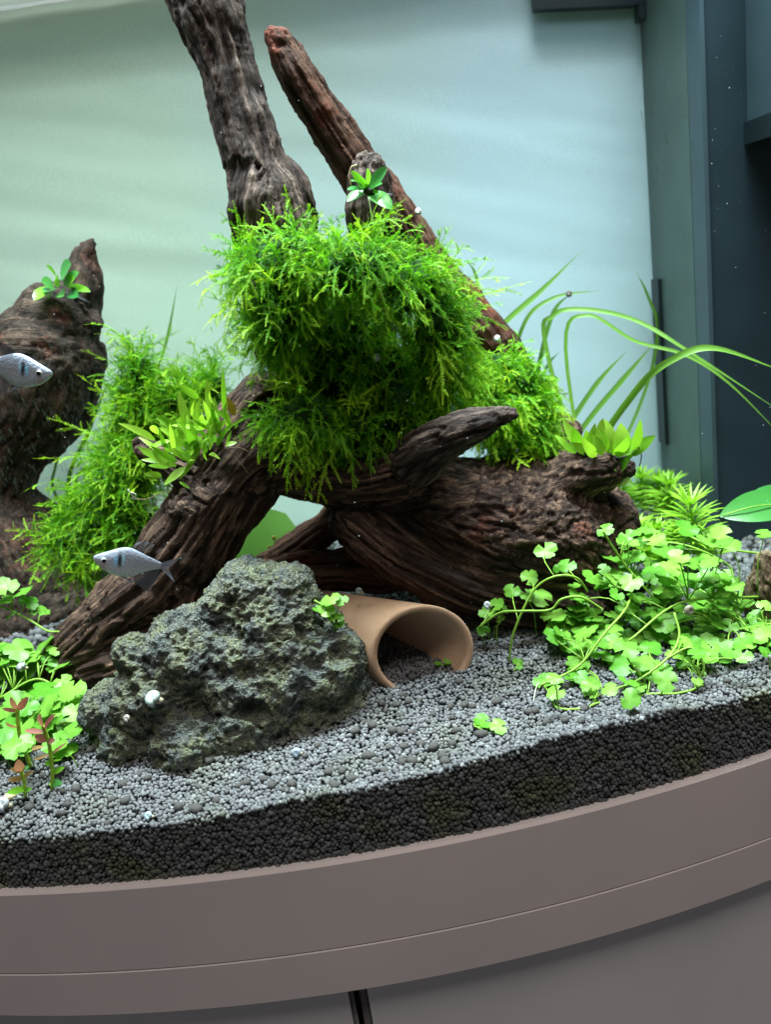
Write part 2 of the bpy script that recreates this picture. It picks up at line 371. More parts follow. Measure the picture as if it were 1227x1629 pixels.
mx, my = np.meshgrid(np.linspace(X0 + .004, fa_x, 120), np.linspace(0, 1, 9), indexing='ij')  # added strip that stands in for the bright reflection along the waterline
mz = ZW + 0.0025 + 0.006 * my ** 2 + 0.0014 * perlin(np.stack([mx * 26, my * 1.5, mx * 0 + 2], -1))
idx = np.arange(120 * 9).reshape(120, 9)
obj('waterline_reflection_strip', mesh_np('waterline_reflection_strip', np.stack([mx, YB - 0.030 + 0.026 * my, mz], -1).reshape(-1, 3), np.stack([idx[:-1, :-1], idx[1:, :-1], idx[1:, 1:], idx[:-1, 1:]], -1).reshape(-1, 4)), M['reflection_strip'], tank)
cab = thing('aquarium_cabinet', 'taupe cabinet with curved rim band and doors under the aquarium', 'cabinet', (0, 0.16, -0.6))
V, F = arc_strip(XS, -0.030, 0.0014, -0.0555, -0.0006, 0.0016); obj('rim_band', mesh_py('rim_band', V, F, False), M['cab'], cab)
V, F = arc_strip(XS, -0.030, 0.0016, -0.086, -0.0563, 0.0006); obj('lower_band', mesh_py('lower_band', V, F, False), M['cab'], cab)
V, F = arc_strip(XS, -0.028, -0.0004, -0.0564, -0.0554); obj('shadow_joint', mesh_py('shadow_joint', V, F, False), M['gap'], cab)
gx0, gx1 = -0.0615, -0.0500
V, F = arc_strip(np.linspace(X0, gx0, 50), -0.030, -0.008, -0.60, -0.0865, 0.001); obj('door', mesh_py('door', V, F, False), M['door'], cab)
V, F = arc_strip(np.linspace(gx1, X1, 60), -0.030, -0.008, -0.60, -0.0865, 0.001); obj('door', mesh_py('door', V, F, False), M['door'], cab)
V, F = arc_strip(np.linspace(gx0 - .01, gx1 + .01, 6), -0.05, -0.033, -0.60, -0.0865); obj('gap_backing', mesh_py('gap_backing', V, F, False), M['gap'], cab)
tube('door_edge_strip', [(gx1 - .0035, AY + .017, -0.60), (gx1 - .0035, AY + .017, -0.087)], 0.003, M['rod'], cab, 12)
tube('door_edge_strip', [(gx0 + .0015, AY + .013, -0.60), (gx0 + .0015, AY + .013, -0.087)], 0.0012, M['rod'], cab, 10)

filt = thing('internal_filter', 'dark blue grey corner filter box standing against the back film', 'filter', (0.38, 0.30, 0.03))
def prism(poly, z0, z1):
    k = len(poly); V = [(x, y, z0) for x, y in poly] + [(x, y, z1) for x, y in poly]
    F = [tuple(range(k))[::-1], tuple(range(k, 2 * k))] + [(j, (j + 1) % k, k + (j + 1) % k, k + j) for j in range(k)]
    return V, F
fx = float(at(1121, 60, .2435)[0]); fa, fb, fc = (0.2725, YB - .003), (0.2725, 0.262), (fx - .004, 0.2415)
V, F = prism([(fa[0], fa[1]), (fb[0], fb[1]), (fx - .0006, fb[1]), (fx - .0006, fa[1])], 0.02, 0.60); obj('side_panel', mesh_py('side_panel', V, F, False), M['filter_lit_side'], filt)
V, F = prism([(fb[0] + .0004, fb[1] - .0006), fc, (fx - .0006, 0.2415), (fx - .0006, fb[1] - .0006)], 0.02, 0.60); obj('corner_edge', mesh_py('corner_edge', V, F, False), M['filter_edge'], filt)
V, F = prism([(fx, 0.2435), (X1 - .01, 0.2435), (X1 - .01, YB - .003), (fx, YB - .003)], 0.02, 0.60); obj('front_panel', mesh_py('front_panel', V, F, False), M['filter'], filt)
A = at(1216, 0, 0.215); Bp = at(1216, 193, 0.215)
V, F = prism([(A[0], 0.205), (A[0] + .06, 0.205), (A[0] + .06, 0.243), (A[0], 0.243)], Bp[2] + .004, 0.60); obj('outlet_pipe', mesh_py('outlet_pipe', V, F, False), M['filter_edge'], filt)
V, F = prism([(A[0] - .003, 0.202), (A[0] + .05, 0.202), (A[0] + .05, 0.2425), (A[0] - .003, 0.2425)], Bp[2] - .012, Bp[2] + .0035); obj('outlet_collar', mesh_py('outlet_collar', V, F, False), M['filter_dark'], filt)
s0, s1 = at(1040, 445, .345), at(1052, 705, .345)
V, F = box_geo(0.2690, 0.2722, 0.335, 0.352, s1[2], s0[2]); obj('suction_clip', mesh_py('suction_clip', V, F, False), M['filter_dark'], filt)
b0 = at(855, -6, .33); b1 = at(1012, 30, .33)
bar = box_geo(b0[0], 0.2722, 0.341, 0.352, b1[2] + .012, b1[2] + .06)
bv = bar[0].copy(); bv[:, 2] += np.where((bv[:, 0] < b0[0] + .01) & (bv[:, 2] < b1[2] + .03), 0.008, 0)
obj('holder_bar', mesh_py('holder_bar', bv, bar[1], False), M['filter_dark'], filt)
V, F = box_geo(0.266, 0.2718, 0.3405, 0.3525, b1[2] + .001, b1[2] + .0118); obj('bar_foot', mesh_py('bar_foot', V, F, False), M['filter_dark'], filt)

# ------------------------------------------------------------------ soil
_sx = np.array([-0.2345, -0.1617, -0.1273, -0.065, -0.0249, 0.0231, 0.0723, 0.1306, 0.2049])
_sz = np.array([0.0311, 0.0343, 0.0336, 0.0395, 0.0394, 0.0427, 0.0475, 0.0458, 0.0374]) - 0.001
def soilz(x, y):
    x = np.asarray(x, float); y = np.asarray(y, float); dy = np.clip(y - arcy(np.clip(x, X0, X1)), 0, 1)
    zf = np.interp(x, _sx, _sz); m = np.exp(-dy / 0.035)
    return zf * m + (1 - m) * (0.035 + np.interp(x, [0.12, 0.26], [0.10, 0.0]) * (y + 0.035)) + 0.0012 * perlin(np.stack([x * 40, y * 40, x * 0], -1)) + 0.0010 * perlin(np.stack([x * 130, y * 130, x * 0 + 4], -1))
def soil_hit(px, py):
    d = ray(px, py); t = 0.45
    for _ in range(60):
        P = CAM + d * t; t += 0.6 * (soilz(P[0], P[1]) - P[2]) / d[2]
    return CAM + d * t
nx, ny = 120, 50
V = []
for x in np.linspace(X0 + .004, X1 - .004, nx):
    y0 = float(arcy(x, -0.0036))
    for k in range(ny):
        y = y0 + (YB - .004 - y0) * (k / (ny - 1)) ** 1.4; V.append((x, y, float(soilz(x, y)) - 0.0022))
    V.append((x, y0, 0.0))
k = ny + 1; F = []
for i in range(nx - 1):
    for j in range(ny - 1): F.append((i * k + j, (i + 1) * k + j, (i + 1) * k + j + 1, i * k + j + 1))
    F.append((i * k, i * k + ny, (i + 1) * k + ny, (i + 1) * k))
soil = obj('soil', mesh_py('soil', V, F), M['soil']); tag(soil, 'dark grey soil bed sloping up from the curved front glass', kind='structure')

def scatter(P, S, base, tone, algae):
    n = len(P); q = norm(rng.normal(size=(n, 4))); w, x, y, z = q.T
    R = np.stack([1 - 2 * (y * y + z * z), 2 * (x * y - z * w), 2 * (x * z + y * w), 2 * (x * y + z * w), 1 - 2 * (x * x + z * z), 2 * (y * z - x * w),
                  2 * (x * z - y * w), 2 * (y * z + x * w), 1 - 2 * (x * x + y * y)], -1).reshape(n, 3, 3)
    bv, bf = base; k = len(bv)
    loc = bv[None] * S[:, None, :] * (1 + 0.22 * rng.normal(size=(n, k, 1)).clip(-1.2, 1.2) * (1 if k < 20 else 0.55))
    V = np.einsum('nij,nkj->nki', R, loc) + P[:, None]
    return V.reshape(-1, 3), (bf[None] + (np.arange(n) * k)[:, None, None]).reshape(-1, 3), np.repeat(tone, k), np.repeat(algae, k)
def grains(name, P, r, base, label, dark=0.0):
    n = len(P); S = r[:, None] * rng.uniform(0.72, 1.18, (n, 3))
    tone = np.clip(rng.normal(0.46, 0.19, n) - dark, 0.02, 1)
    al = np.clip(fbm(P * 28, 3) * 1.1 + 0.05, 0, 0.8) * (0.35 if dark == 0 else 1.0)
    V, F, tn, ag = scatter(P, S, base, tone, al)
    o = obj(name, mesh_np(name, V, F, True, {'tone': tn, 'algae': ag}), M['grain'], soil); tag(o, label, kind='stuff'); return o
def jgrid(x0, x1, y0, y1, s):
    a, b = np.meshgrid(np.arange(x0, x1, s), np.arange(y0, y1, s * 0.88)); a = a + (np.arange(a.shape[0]) % 2)[:, None] * s * 0.5
    P = np.stack([a.ravel(), b.ravel()], -1); return P + rng.uniform(-0.33, 0.33, P.shape) * s
def on_top(P, dz): return np.column_stack([P, soilz(P[:, 0], P[:, 1]) + rng.uniform(-0.0008, 0.0008, len(P)) + dz])
g = jgrid(-0.285, 0.27, -0.05, 0.022, 0.00235); g = g[g[:, 1] > arcy(g[:, 0], -0.0032)]
grains('grain_bed', on_top(g, -0.0004), rng.uniform(0.00105, 0.00165, len(g)), ICO2, 'loose small grey soil grains near the front glass')
g = jgrid(-0.33, 0.30, 0.022, 0.17, 0.0025)
grains('grain_bed', on_top(g, -0.0004), rng.uniform(0.0012, 0.0018, len(g)), ICO1, 'loose grey soil grains round the rock and wood')
g = jgrid(-0.42, 0.42, 0.17, YB - .006, 0.0060)
grains('grain_bed', on_top(g, -0.0014), rng.uniform(0.0029, 0.0038, len(g)), ICO1, 'loose grey soil grains along the back film')
# the layer pressed against the front glass; its shade is put into darker tones
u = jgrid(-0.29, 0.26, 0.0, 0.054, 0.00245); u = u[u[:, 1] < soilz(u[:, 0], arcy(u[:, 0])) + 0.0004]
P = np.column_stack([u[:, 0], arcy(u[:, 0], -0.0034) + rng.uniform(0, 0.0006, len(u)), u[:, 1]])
grains('grain_layer', P, rng.uniform(0.00095, 0.00185, len(P)), ICO2, 'soil grains pressed against the glass, shade painted into their tone', dark=0.16)
# bigger dark pellets lying on top
pm = []
for v in range(5):
    bv = ICO2[0] * (1 + 0.07 * rng.normal(size=(42, 1))); pm.append(mesh_np('soil_pellet', bv, ICO2[1])); pm[-1].materials.append(M['pellet'])
pel = [(620, 1112), (632, 1122), (608, 1120), (615, 1132), (640, 1108), (650, 1118), (600, 1135), (655, 1168), (640, 1165), (560, 1240), (612, 1228), (640, 1215), (655, 1212), (585, 1205), (600, 1212), (505, 1188), (380, 1252), (345, 1275),
       (310, 1288), (172, 1312), (740, 1123), (752, 1125), (765, 1170), (772, 1168), (870, 1152), (900, 1148), (930, 1130), (1010, 1112), (690, 1190), (720, 1185), (705, 1205), (670, 1185), (545, 1228), (465, 1250), (620, 1190), (1060, 1085), (640, 1140), (455, 1258)]
pts = [soil_hit(*q) for q in pel]
while len(pts) < 190:
    q = soil_hit(random.uniform(20, 1227), random.uniform(1010, 1300))
    if q[1] > arcy(q[0], -.009) and q[1] < 0.15: pts.append(q)
for P in pts:
    o = link('soil_pellet', random.choice(pm), soil); r = random.uniform(0.0019, 0.0031)
    o.location = (P[0], P[1], float(soilz(P[0], P[1])) + r * 0.35); o.scale = (r * random.uniform(0.9, 1.35), r * random.uniform(.85, 1.1), r * random.uniform(0.75, 0.95)); o.rotation_euler = (0, 0, random.uniform(0, 6.28))

# ------------------------------------------------------------------ driftwood
def L(px, py, Y, rpx): P = at(px, py, Y); return (*P, rpx * mpp(P))
def wood(name, limbs, mat, label, voxel=0.0016, amp=1.0, group=None, blobs=(), knots=60.0, seed=0.0, base=None, cat='driftwood', parent=None, sm=5):
    parts, Q, T, S, off = [], [], [], [], 0.0
    for li, l in enumerate(limbs):
        l = np.array(l, float); n = 10 * len(l); C = catmull(l, n); C[:, 3] = np.maximum(C[:, 3], 0.0015)
        parts.append(tube_geo(C[:, :3], C[:, 3], 16))
        for e in (0, -1): parts.append(ellipsoid_geo(C[e, :3], [C[e, 3] * 0.9] * 3, ICO2))
        s = np.concatenate([[0], np.cumsum(np.linalg.norm(np.diff(C[:, :3], axis=0), axis=1))])
        Q.append(C[:, :3]); T.append(norm(np.gradient(C[:, :3], axis=0))); S.append(s + off); off += s[-1] + 0.3
    for c, r in blobs: parts.append(ellipsoid_geo(c, r))
    me, co, no = remesh(parts, voxel, sm)
    Q, T, S = np.vstack(Q), np.vstack(T), np.concatenate(S)
    near = np.empty(len(co), int)
    for a in range(0, len(co), 20000): near[a:a + 20000] = np.argmin(((co[a:a + 20000, None] - Q[None]) ** 2).sum(-1), 1)
    q, tn, s = Q[near], T[near], S[near]; along = np.sum((co - q) * tn, 1); perp = co - q - along[:, None] * tn
    gr = perp + np.array([0.31, 0.17, 0.9]) * ((s + along) * 0.065)[:, None] + seed
    low = fbm(co * 34 + seed, 3); ridge = 1 - np.abs(fbm(gr * 190, 3)) * 1.7; fine = fbm(gr * 520, 3)
    crack = np.clip(np.abs(fbm(gr * 95 + 3.1, 2)) * 7, 0, 1)             # long open cracks
    d = amp * (0.0030 * low + 0.0010 * ridge + 0.0006 * fine - 0.0030 * (1 - crack) + 0.0005 * fbm(co * 220, 3))
    setco(me, co + no * d[:, None])
    setattr_v(me, 'grain', gr); setattr_v(me, 'ridge', np.clip(0.25 + 0.5 * ridge * crack + 0.3 * fine, 0, 1))
    me.name = name; o = obj(name, me, M[mat], parent)
    if parent is None: tag(o, label, cat, group)
    return o
def W(name, mat, label, limbs, **k): return wood(name, [[L(*p) for p in l] for l in limbs], mat, label, **k)
arch = thing('driftwood_arch', 'big dark arched driftwood log spanning behind the lava rock', 'driftwood', soil_hit(600, 1000))
W('log', 'wood', '', [
    [(95, 1085, .135, 40), (135, 1035, .135, 52), (185, 985, .13, 56), (250, 930, .13, 62), (308, 860, .13, 70), (360, 775, .135, 72), (420, 715, .14, 70), (500, 735, .145, 64), (570, 765, .15, 60), (640, 800, .15, 86), (720, 830, .15, 108), (810, 845, .15, 122), (890, 850, .15, 118), (945, 835, .155, 80)],
    [(330, 735, .13, 42), (385, 668, .135, 44), (420, 630, .14, 36), (450, 625, .145, 30)],
    [(300, 755, .125, 28), (265, 735, .125, 26), (232, 716, .125, 17), (222, 706, .125, 9)],
    [(880, 790, .14, 55), (920, 758, .13, 44), (965, 748, .13, 36), (995, 745, .13, 18)],
    [(860, 730, .16, 40), (900, 690, .17, 26), (893, 662, .17, 10)],
    [(900, 900, .13, 70), (960, 925, .12, 46), (1010, 935, .11, 18), (1035, 930, .11, 7)],
    [(560, 830, .135, 40), (640, 880, .125, 50), (760, 930, .12, 55), (880, 950, .115, 55), (945, 965, .11, 40)],
    [(150, 1075, .12, 40), (230, 1040, .11, 40), (290, 990, .12, 45), (325, 890, .13, 40), (370, 810, .13, 34)],
    [(650, 745, .12, 46), (560, 760, .13, 40), (480, 755, .135, 34)],
], voxel=0.00155, parent=arch)
W('branch_stub', 'wood_grey', '', [[(660, 735, .10, 44), (715, 697, .075, 34), (760, 675, .06, 27), (796, 662, .052, 19), (812, 660, .05, 14)]], voxel=0.0012, amp=0.8, parent=arch, seed=2.0, sm=2)
W('inner_root', 'wood_red', '', [[(350, 930, .18, 18), (420, 905, .185, 24), (470, 878, .185, 30), (520, 838, .18, 28), (560, 812, .17, 34), (640, 800, .16, 50)], [(380, 912, .18, 16), (450, 912, .17, 26), (540, 905, .16, 34), (640, 900, .15, 40)]], voxel=0.0014, parent=arch, seed=5.0)
W('tall_driftwood', 'wood_grey', 'tall thick dark driftwood trunk rising out of the water above the moss',
  [[(270, -320, .175, 66), (296, -160, .175, 66), (316, -70, .17, 64), (326, 0, .17, 58), (362, 100, .165, 45), (384, 190, .16, 46), (408, 270, .155, 50), (432, 345, .15, 58), (450, 430, .15, 54), (470, 540, .155, 50), (500, 660, .16, 50), (520, 740, .155, 45)],
   [(455, 270, .16, 22), (474, 310, .16, 24), (488, 350, .16, 18), (480, 400, .16, 14)],
   [(388, 300, .145, 22), (385, 345, .145, 20), (400, 420, .15, 22), (420, 560, .155, 14)]], voxel=0.0014, amp=0.85, seed=9.0, sm=3)
W('driftwood_stick', 'wood_red', 'long leaning reddish brown driftwood stick with broken top behind the trunk',
  [[(436, 62, .20, 15), (452, 80, .20, 24), (480, 130, .20, 31), (530, 210, .205, 34), (580, 280, .21, 36), (640, 370, .215, 38), (700, 452, .22, 40), (762, 525, .22, 40), (815, 600, .22, 38), (870, 720, .215, 36), (900, 830, .19, 36)]], voxel=0.0014, amp=0.9, seed=13.0, sm=2)
W('driftwood_stump', 'wood_grey', 'short broken driftwood stump holding a small dark leaved plant above the moss',
  [[(588, 276, .15, 32), (592, 330, .15, 36), (594, 400, .152, 36), (590, 500, .155, 36), (600, 640, .155, 40), (610, 740, .152, 40)],
   [(568, 285, .146, 9), (566, 330, .146, 12), (572, 400, .15, 16)], [(612, 272, .146, 9), (618, 330, .146, 13), (612, 400, .15, 16)]], voxel=0.0012, amp=0.9, seed=17.0, sm=2)
W('driftwood_block', 'wood_back', 'hazy dark driftwood pillar with a pointed knob near the back film',
  [[(60, 1010, .27, 110), (40, 900, .27, 100), (-10, 800, .27, 74), (0, 725, .27, 66), (50, 635, .275, 92), (75, 560, .275, 92), (88, 520, .275, 80)],
   [(34, 512, .27, 30), (90, 510, .268, 36), (142, 516, .27, 27)], [(20, 620, .27, 60), (10, 560, .27, 50)],
   [(128, 510, .28, 36), (136, 460, .28, 27), (134, 428, .28, 27), (138, 404, .28, 16), (147, 386, .28, 8)], [(104, 500, .28, 16), (108, 450, .28, 16)],
   [(100, 960, .25, 60), (40, 1000, .24, 70), (0, 930, .25, 60)]], voxel=0.0026, amp=0.9, seed=21.0, sm=2)
W('driftwood_end', 'wood_pale', 'rounded pale brown driftwood end poking out among clover shaped leaves',
  [[(1290, 1010, .10, 72), (1250, 955, .095, 64), (1234, 922, .09, 46), (1224, 898, .09, 26)]], voxel=0.0014, amp=0.7, seed=25.0)

# ------------------------------------------------------------------ lava rock
def rock_blob(px, py, Y, rx, ry, d): P = at(px, py, Y); s = mpp(P); return ellipsoid_geo(P, (rx * s, d * s, ry * s))
RB = [(420, 1080, .055, 150, 120, 95), (430, 985, .06, 85, 75, 75), (350, 960, .062, 32, 34, 50), (455, 940, .062, 42, 40, 50), (400, 930, .062, 50, 34, 50), (520, 1050, .058, 60, 75, 80), (545, 1110, .055, 45, 60, 70),
      (300, 1040, .05, 70, 70, 70), (222, 1048, .05, 36, 40, 45), (260, 1110, .045, 90, 75, 70), (170, 1130, .05, 36, 42, 45), (215, 1170, .04, 62, 48, 55), (300, 1185, .025, 66, 60, 55), (380, 1160, .035, 75, 65, 60),
      (480, 1145, .042, 85, 55, 60), (560, 1150, .045, 34, 40, 45), (420, 1190, .035, 60, 34, 40), (270, 1000, .055, 30, 28, 40)]
me, co, no = remesh([rock_blob(*b) for b in RB], 0.00115, 3)
w1, w2 = worley(co * 95), worley(co * 210 + 9)
w0 = worley(co * 42 + 3)
big = np.clip((0.34 - w0) / 0.34, 0, 1) ** 0.7 * (fbm(co * 25 + 7, 2) > 0.02)
p1 = np.clip((0.36 - w1) / 0.36, 0, 1) ** 0.6 * (fbm(co * 60, 2) > -0.10); p2 = np.clip((0.38 - w2) / 0.38, 0, 1) ** 0.6
d = 0.0055 * fbm(co * 38, 4) + 0.0022 * (1 - np.abs(fbm(co * 120, 3)) * 1.6) + 0.0013 * fbm(co * 420, 3) - 0.0062 * big - 0.0034 * p1 - 0.0019 * p2
hole = at(398, 1140, 0.01); dh = np.linalg.norm((co - hole) * np.array([1 / 0.011, 1 / 0.04, 1 / 0.008]), axis=1)
d -= 0.014 * np.clip(1 - dh, 0, 1) ** 0.5
setco(me, co + no * d[:, None]); setattr_v(me, 'pit', np.clip(p1 + p2 * 0.6, 0, 1)); me.name = 'lava_rock'
rock = obj('lava_rock', me, M['lava']); tag(rock, 'large porous grey green lava rock lying on the soil', 'rock')

# ------------------------------------------------------------------ terracotta cave
def pipe_obj():
    c0 = at(674, 1037, 0.060); ax = norm(np.array([-0.64, 0.76, -0.11])); ro, ri, ln = 0.0305, 0.0262, 0.115
    vz = norm(np.array([0, 0, 1.0]) - ax * ax[2]); vx = np.cross(ax, vz); nrm0 = norm(np.array([0.10, -0.99, 0.12]))   # mouth cut askew
    prof = [(0.0005, ln - .006), (ri, ln - .006), (ri, 0.0016), (ri + 0.0010, 0.0003), (ro - 0.0012, 0.0), (ro - 0.0003, 0.0008), (ro, 0.0024), (ro, ln), (0.0005, ln)]
    n = 72; V = []
    for k in range(n):
        a = 2 * math.pi * k / n
        for r, s in prof:
            lat = r * (vx * math.cos(a) * 0.90 + vz * math.sin(a))
            sh = -(lat @ nrm0) / (ax @ nrm0) if s < ln * 0.5 else 0.0
            V.append(c0 + lat + ax * (s + sh))
    m = len(prof); F = [(k * m + j, ((k + 1) % n) * m + j, ((k + 1) % n) * m + j + 1, k * m + j + 1) for k in range(n) for j in range(m - 1)]
    return tag(obj('cave_pipe', mesh_py('cave_pipe', V, F), M['terracotta']), 'terracotta pipe cave half sunk in the soil beside the lava rock', 'cave')
pipe_obj()

# ------------------------------------------------------------------ moss
def frond_geo(P0, D0, Ln, droop, K=11, MM=26, leaf=0.0014, curl=0.55, tone=None, branch=0):
    n = len(P0); step = (Ln / (K - 1))[:, None]; d = norm(D0); P = [P0]; Dk = [d]
    c1 = rng.normal(size=(n, 3)) * curl
    for k in range(1, K):
        c1 = 0.85 * c1 + 0.5 * curl * rng.normal(size=(n, 3))
        d = norm(d + (np.array([0, 0, -1.0]) * droop[:, None] + c1 * 0.55) / K * 1.6); P.append(P[-1] + d * step); Dk.append(d)
    P = np.stack(P, 1); D = np.stack(Dk, 1)
    ref = norm(rng.normal(size=(n, 3)) + np.array([0, -0.9, 0.5])); s = norm(np.cross(D, ref[:, None])); nn = np.cross(D, s)
    wst = 0.00022 * np.linspace(1, 0.5, K)[None, :, None]
    A, B = P + s * wst, P - s * wst
    Vs = np.stack([A, B], 2).reshape(n, K * 2, 3)
    kk = np.arange(K - 1); Fs = np.stack([2 * kk, 2 * kk + 1, 2 * kk + 3, 2 * kk + 2], -1)
    tt = np.linspace(0.05, 1.0, MM); fi = tt * (K - 1); i0 = np.minimum(fi.astype(int), K - 2); fr = (fi - i0)[None, :, None]
    def lp(X): return X[:, i0] * (1 - fr) + X[:, i0 + 1] * fr
    p, dd, ss, n2 = lp(P), norm(lp(D)), norm(lp(s)), norm(lp(nn))
    size = leaf * (np.clip(1.15 - 0.65 * tt ** 3, 0.3, 1) * np.clip(0.5 + tt * 3, 0, 1))[None, :, None] * rng.uniform(0.75, 1.2, (n, MM, 1))
    quads = []
    for sg in (1, -1):
        tip = (ss * sg * rng.uniform(0.75, 1.0, (n, MM, 1)) + dd * rng.uniform(0.35, 0.75, (n, MM, 1)) + n2 * rng.uniform(-0.5, 0.5, (n, MM, 1))) * size
        wv = (dd * 0.8 + n2 * 0.35 * sg) * size * 0.30; mid = p + tip * 0.55
        quads.append(np.stack([p, mid + wv, p + tip, mid - wv], 2))
    Vq = np.stack(quads, 2).reshape(n, MM * 2 * 4, 3)
    V = np.concatenate([Vs, Vq], 1); per = V.shape[1]
    F = np.concatenate([Fs, K * 2 + np.arange(MM * 2 * 4).reshape(-1, 4)], 0)
    F = (F[None] + (np.arange(n) * per)[:, None, None]).reshape(-1, 4)
    if tone is None: tone = rng.uniform(0.2, 0.75, n)
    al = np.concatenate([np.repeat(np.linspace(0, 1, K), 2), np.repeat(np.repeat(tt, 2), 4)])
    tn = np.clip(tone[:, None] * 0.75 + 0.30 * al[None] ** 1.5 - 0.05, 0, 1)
    V = V.reshape(-1, 3); tn = tn.ravel()
    if branch:                                            # side branchlets in the frond's own plane
        nb = branch; bi = np.clip((np.linspace(0.18, 0.80, nb) * (K - 1)).astype(int), 0, K - 1); sg = np.where(np.arange(nb) % 2 == 0, 1, -1)[None, :, None]
        bp = P[:, bi].reshape(-1, 3); bd = norm(D[:, bi] * 0.75 + s[:, bi] * sg * rng.uniform(0.6, 1.1, (n, nb, 1)) + rng.normal(size=(n, nb, 3)) * 0.15).reshape(-1, 3)
        bl = (Ln[:, None] * np.linspace(0.42, 0.20, nb)[None] * rng.uniform(0.6, 1.2, (n, nb))).ravel()
        V2, F2, t2 = frond_geo(bp, bd, bl, np.repeat(droop, nb) * 0.5, 5, max(6, MM // 3), leaf * 0.85, curl * 0.8, np.repeat(tone, nb) + 0.08, 0)
        F = np.vstack([F, F2 + len(V)]); V = np.vstack([V, V2]); tn = np.concatenate([tn, t2])
    return V, F, tn
def sample_clump(E, n, back=0.55):
    C = np.array([e[0] for e in E]); R = np.array([e[1] for e in E]); wgt = R[:, 0] * R[:, 2]; wgt = wgt / wgt.sum(); P, N = [], []
    while sum(map(len, P)) < n:
        k = rng.choice(len(E), 4000, p=wgt); u = norm(rng.normal(size=(4000, 3))); p = C[k] + u * R[k]; nm = norm(u / R[k])
        keep = nm[:, 1] < back
        for j in range(len(E)):
            keep &= ~((((p - C[j]) / R[j]) ** 2).sum(1) < 0.86) | (k == j)
        P.append(p[keep]); N.append(nm[keep])
    return np.vstack(P)[:n], np.vstack(N)[:n]
def moss(name, label, ell, n, n_ind, bias, droop, length, base, mm=20, leaf=0.0015, core=True, back=0.55):
    E = []
    for px, py, Y, rx, ry, rd in ell:
        P = at(px, py, Y); s = mpp(P); E.append((P, np.array([rx * s, rd * s, ry * s])))
    t = thing(name, label, 'moss', base)
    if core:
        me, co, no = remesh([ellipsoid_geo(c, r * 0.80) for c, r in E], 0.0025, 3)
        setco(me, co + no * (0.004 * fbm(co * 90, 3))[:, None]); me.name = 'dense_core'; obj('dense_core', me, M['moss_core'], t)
    def dirs(P, N): 
        return norm(N * 0.8 + bias(P) + rng.normal(size=P.shape) * 0.62)
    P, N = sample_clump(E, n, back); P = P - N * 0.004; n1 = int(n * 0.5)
    tone = np.clip(0.22 + 0.2 * fbm(P * 45, 2) + rng.normal(size=len(P)) * 0.08, 0.0, 0.6); tone[n1:] += 0.36  # inner fronds stay darker, shade of the recesses put into their tone
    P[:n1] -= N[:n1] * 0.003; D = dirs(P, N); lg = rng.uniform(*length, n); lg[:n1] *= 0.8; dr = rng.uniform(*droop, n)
    Va, Fa, ta = frond_geo(P[:n1], D[:n1], lg[:n1], dr[:n1], MM=mm, leaf=leaf, tone=tone[:n1], branch=5)
    Vb, Fb, tb = frond_geo(P[n1:], D[n1:], lg[n1:], dr[n1:], MM=mm + 6, leaf=leaf, tone=tone[n1:], branch=4, curl=0.4)
    V, F, tn = np.vstack([Va, Vb]), np.vstack([Fa, Fb + len(Va)]), np.concatenate([ta, tb])
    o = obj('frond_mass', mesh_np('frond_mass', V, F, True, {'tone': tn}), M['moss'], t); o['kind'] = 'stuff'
    P, N = sample_clump(E, n_ind, back * 0.6)
    for k in range(n_ind):
        V, F, tn = frond_geo(P[k:k + 1], dirs(P[k:k + 1], N[k:k + 1]), np.array([random.uniform(length[1], length[1] * 1.35)]), np.array([random.uniform(*droop)]), MM=30, leaf=leaf * 1.1, tone=np.array([random.uniform(0.6, 0.95)]), branch=6)
        obj('frond', mesh_np('frond', V, F, True, {'tone': tn}), M['moss'], t)
    return t
def b_center(P):
    c = at(560, 520, .13); v = (P - c) / 0.05; return np.stack([v[:, 0] * 0.55, np.full(len(P), -0.35), np.clip(v[:, 2], -1.2, 1) * 0.35 + 0.05], -1)
moss('moss_clump', 'bushy bright green moss ball tied round the trunk and stump above the log',
     [(455, 420, .115, 78, 50, 60), (560, 425, .108, 80, 46, 66), (650, 455, .110, 64, 48, 60), (700, 525, .116, 46, 60, 52), (700, 590, .122, 40, 56, 46), (442, 500, .118, 46, 66, 50), (540, 535, .152, 112, 90, 56), (600, 615, .150, 112, 84, 56),
      (478, 660, .112, 56, 36, 52), (560, 682, .128, 86, 34, 50), (650, 655, .130, 56, 42, 50)],
     2000, 60, b_center, (0.0, 1.6), (0.018, 0.036), at(560, 700, .13))
def b_right(P): return np.tile([0.35, -0.25, -0.15], (len(P), 1))
moss('moss_clump', 'smaller drooping green moss tuft over the log behind the broken branch stub',
     [(790, 590, .17, 44, 36, 44), (830, 630, .165, 46, 48, 46), (800, 670, .15, 44, 48, 44), (850, 685, .155, 30, 42, 40), (760, 620, .16, 34, 40, 40)],
     700, 20, b_right, (0.4, 1.7), (0.014, 0.026), at(810, 720, .16))
def b_left(P):
    z = np.interp(P[:, 2], [at(200, 850, .2)[2], at(200, 640, .2)[2]], [0, 1])
    return np.stack([-0.75 + 0.55 * z, np.full(len(P), -0.30), -0.35 + 0.95 * z], -1)
moss('moss_clump', 'tall feathery green moss behind the log spreading down toward the swimming fish',
     [(222, 590, .20, 20, 34, 30), (235, 635, .20, 40, 36, 40), (290, 640, .20, 44, 34, 44), (345, 620, .20, 20, 30, 30), (240, 700, .195, 44, 52, 46), (205, 760, .19, 42, 54, 46), (175, 820, .185, 60, 46, 46), (215, 840, .18, 44, 40, 40), (120, 850, .18, 36, 28, 36), (160, 880, .175, 40, 26, 36)],
     1250, 40, b_left, (0.0, 0.9), (0.020, 0.038), at(200, 900, .19), leaf=0.0016)

